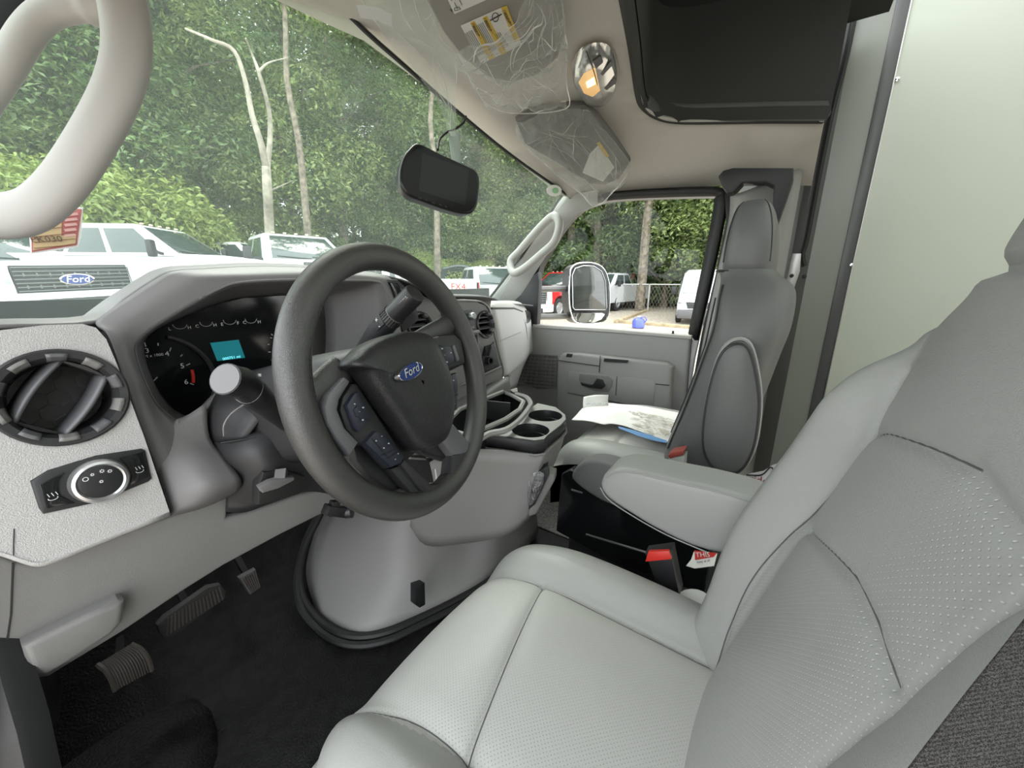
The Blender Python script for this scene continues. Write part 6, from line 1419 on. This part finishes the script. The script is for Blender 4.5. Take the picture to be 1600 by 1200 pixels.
def tl(kind, px, D):
    s = '%s %s the %s' % (KL[kind], 'at the wood edge above' if D < 25.6 else 'inside the wood above' if D < 36.5 else 'far back above', near(px))
    return s
ORD = 'first second third fourth fifth sixth seventh eighth ninth tenth eleventh twelfth thirteenth fourteenth fifteenth sixteenth seventeenth eighteenth nineteenth twentieth'.split()
front = [(1, -40, 22.5), (3, 40, 23), (1, 130, 23), (0, 215, 23), (2, 300, 22.5), (3, 345, 24), (1, 470, 24), (0, 545, 25), (1, 610, 26), (3, 660, 27), (0, 715, 28), (1, 770, 28), (3, 815, 28), (0, 858, 27), (2, 890, 26), (0, 930, 25), (1, 975, 25.5), (0, 1040, 25), (1, 1085, 24), (3, 1120, 23), (0, 1170, 23)]
back = [(0, -90, 27), (0, 0, 28), (2, 90, 29), (0, 175, 30), (1, 260, 30), (0, 330, 31), (1, 400, 32), (0, 500, 33), (0, 575, 34), (1, 640, 35), (0, 700, 36), (0, 760, 36), (1, 810, 35), (0, 850, 34), (0, 900, 33), (1, 950, 32), (0, 1010, 31), (0, 1060, 31), (1, 1110, 30)]
far = [(0, px, 42+(i % 3)) for i, px in enumerate((-40, 60, 140, 230, 310, 390, 470, 560, 640, 720, 790, 860, 930, 1000, 1070))]
for k_, px, D in front+back+far:
    plant(k_, px, D, tl(k_, px, D), random.uniform(.92, 1.15))
for px, D, lb in ((488, 18.5, 'slim bare tree trunk left of the steering wheel top'), (683, 19, 'thin pale tree trunk under the monitor')):
    plant(4, px, D, lb, 1.0, None)
FY = 14.6
ft = empty('deciduous_tree', U(422, 420, Y=FY), 'pale bare forked dead tree standing in front of the wood', 'tree', 'trees of the wood around the lot')
tb_ = B()
for pts_, r_ in (([(424, 450), (421, 360), (418, 300), (416, 262)], (.17, .13)), ([(416, 264), (408, 225), (394, 180), (384, 130), (366, 80), (330, 62), (290, 45)], (.11, .03)), ([(417, 266), (422, 215), (420, 170), (404, 112), (396, 90), (384, 60)], (.10, .02)), ([(404, 112), (420, 98), (450, 90)], (.04, .015)), ([(418, 300), (440, 290), (458, 282)], (.03, .012))):
    P_ = spline([U(x, y, Y=FY+.4*math.sin(y)) for x, y in pts_], 4); n_ = len(P_); tb_.tube(P_, [lerp(r_[0], r_[1], i/(n_-1)) for i in range(n_)], 8)
tb_.out('trunk', mat('pale dead bark', (.34, .31, .25), .9, bump=('noise', 12, .02), vary=(4, .7, 1.2)), ft)
bt = plant(2, 1003, 21.5, 'big brown trunk tree beside the chain fence', 1.0, 0)
cnt = {}
for px, D, kind, o in sorted(planted, key=lambda q: q[0]):
    del o['px_']
    if o['label'].startswith(KL[kind]):
        ly = 'at the edge' if D < 25.6 else 'inside' if D < 36.5 else 'at the back'
        i = cnt.get((kind, ly), 0); cnt[(kind, ly)] = i+1
        o['label'] = '%s %s, %s of these from driver side' % (KL[kind], ly, ORD[min(i, 19)])
# ---- hedge bushes along the wood edge
def bush(seed, lm):
    rng = random.Random(seed); t = empty('bush', (0, 0, 0), '', 'bush')
    bl = [(V((rng.uniform(-1.5, 1.5), rng.uniform(-.7, .7), rng.uniform(.3, 1.5))), rng.uniform(.5, .95)) for _ in range(14)]
    b = B()
    for c, r in bl: b.tube([V((c.x*.3, c.y*.3, -.2)), c], [.03, .01], 4)
    b.out('stems', M_BARK, t, local=True); v, f = leaves(rng, bl, 22000, .05)
    me = bpy.data.meshes.new('foliage'); me.from_pydata([tuple(p) for p in v], [], f); me.materials.append(lm); me.update(); link('foliage', me, t, True); return t
BK = [bush(11, L_YEL), bush(12, L_YEL)]; bu = set()
for i, (px, D, s) in enumerate(((-20, 20, 1.9), (30, 20.5, 1.9), (95, 20.5, 2.0), (150, 20.5, 1.9), (200, 21, 1.7), (250, 21.5, 1.6), (300, 21.5, 1.4), (345, 21.5, 1.2), (395, 22.5, 1.1), (440, 23, 1.1), (520, 24, 1.1), (600, 25, 1.1), (655, 25, 1.2), (690, 24, 1.2), (725, 25, 1.1), (770, 26, 1.1), (820, 27, 1.1))):
    kb_ = i % 2; o = BK[kb_] if kb_ not in bu else copy_tree(BK[kb_]); bu.add(kb_)
    x, y = at_(px, D); o.location = (x, y, gz(x, y)); o.rotation_euler = (0, 0, random.uniform(0, 6)); o.scale = (s, s, s*1.15)
    o['label'] = 'yellow green hedge bush, %s along the hedge from the grab handle' % ORD[i]; o['group'] = 'hedge bushes behind the trucks'

DB = bush(21, L_DARK)
for i, (px, D, s) in enumerate(((650, 29, 2.0), (705, 29.5, 2.1), (760, 29.5, 2.2), (815, 29.5, 2.2), (862, 29, 2.2), (905, 28.5, 2.2), (950, 28, 2.2), (992, 28, 2.2), (1032, 27.5, 2.2), (1070, 27, 2.2), (1110, 27, 2.2))):
    o = DB if i == 0 else copy_tree(DB); x, y = at_(px, D); o.location = (x, y, gz(min(x, 30), min(y, 30))); o.rotation_euler = (0, 0, random.uniform(0, 6)); o.scale = (s, s, s*1.2)
    o['label'] = 'dark green undergrowth bush under the trees, %s from the driver side' % ORD[i]; o['group'] = 'undergrowth bushes under the trees'
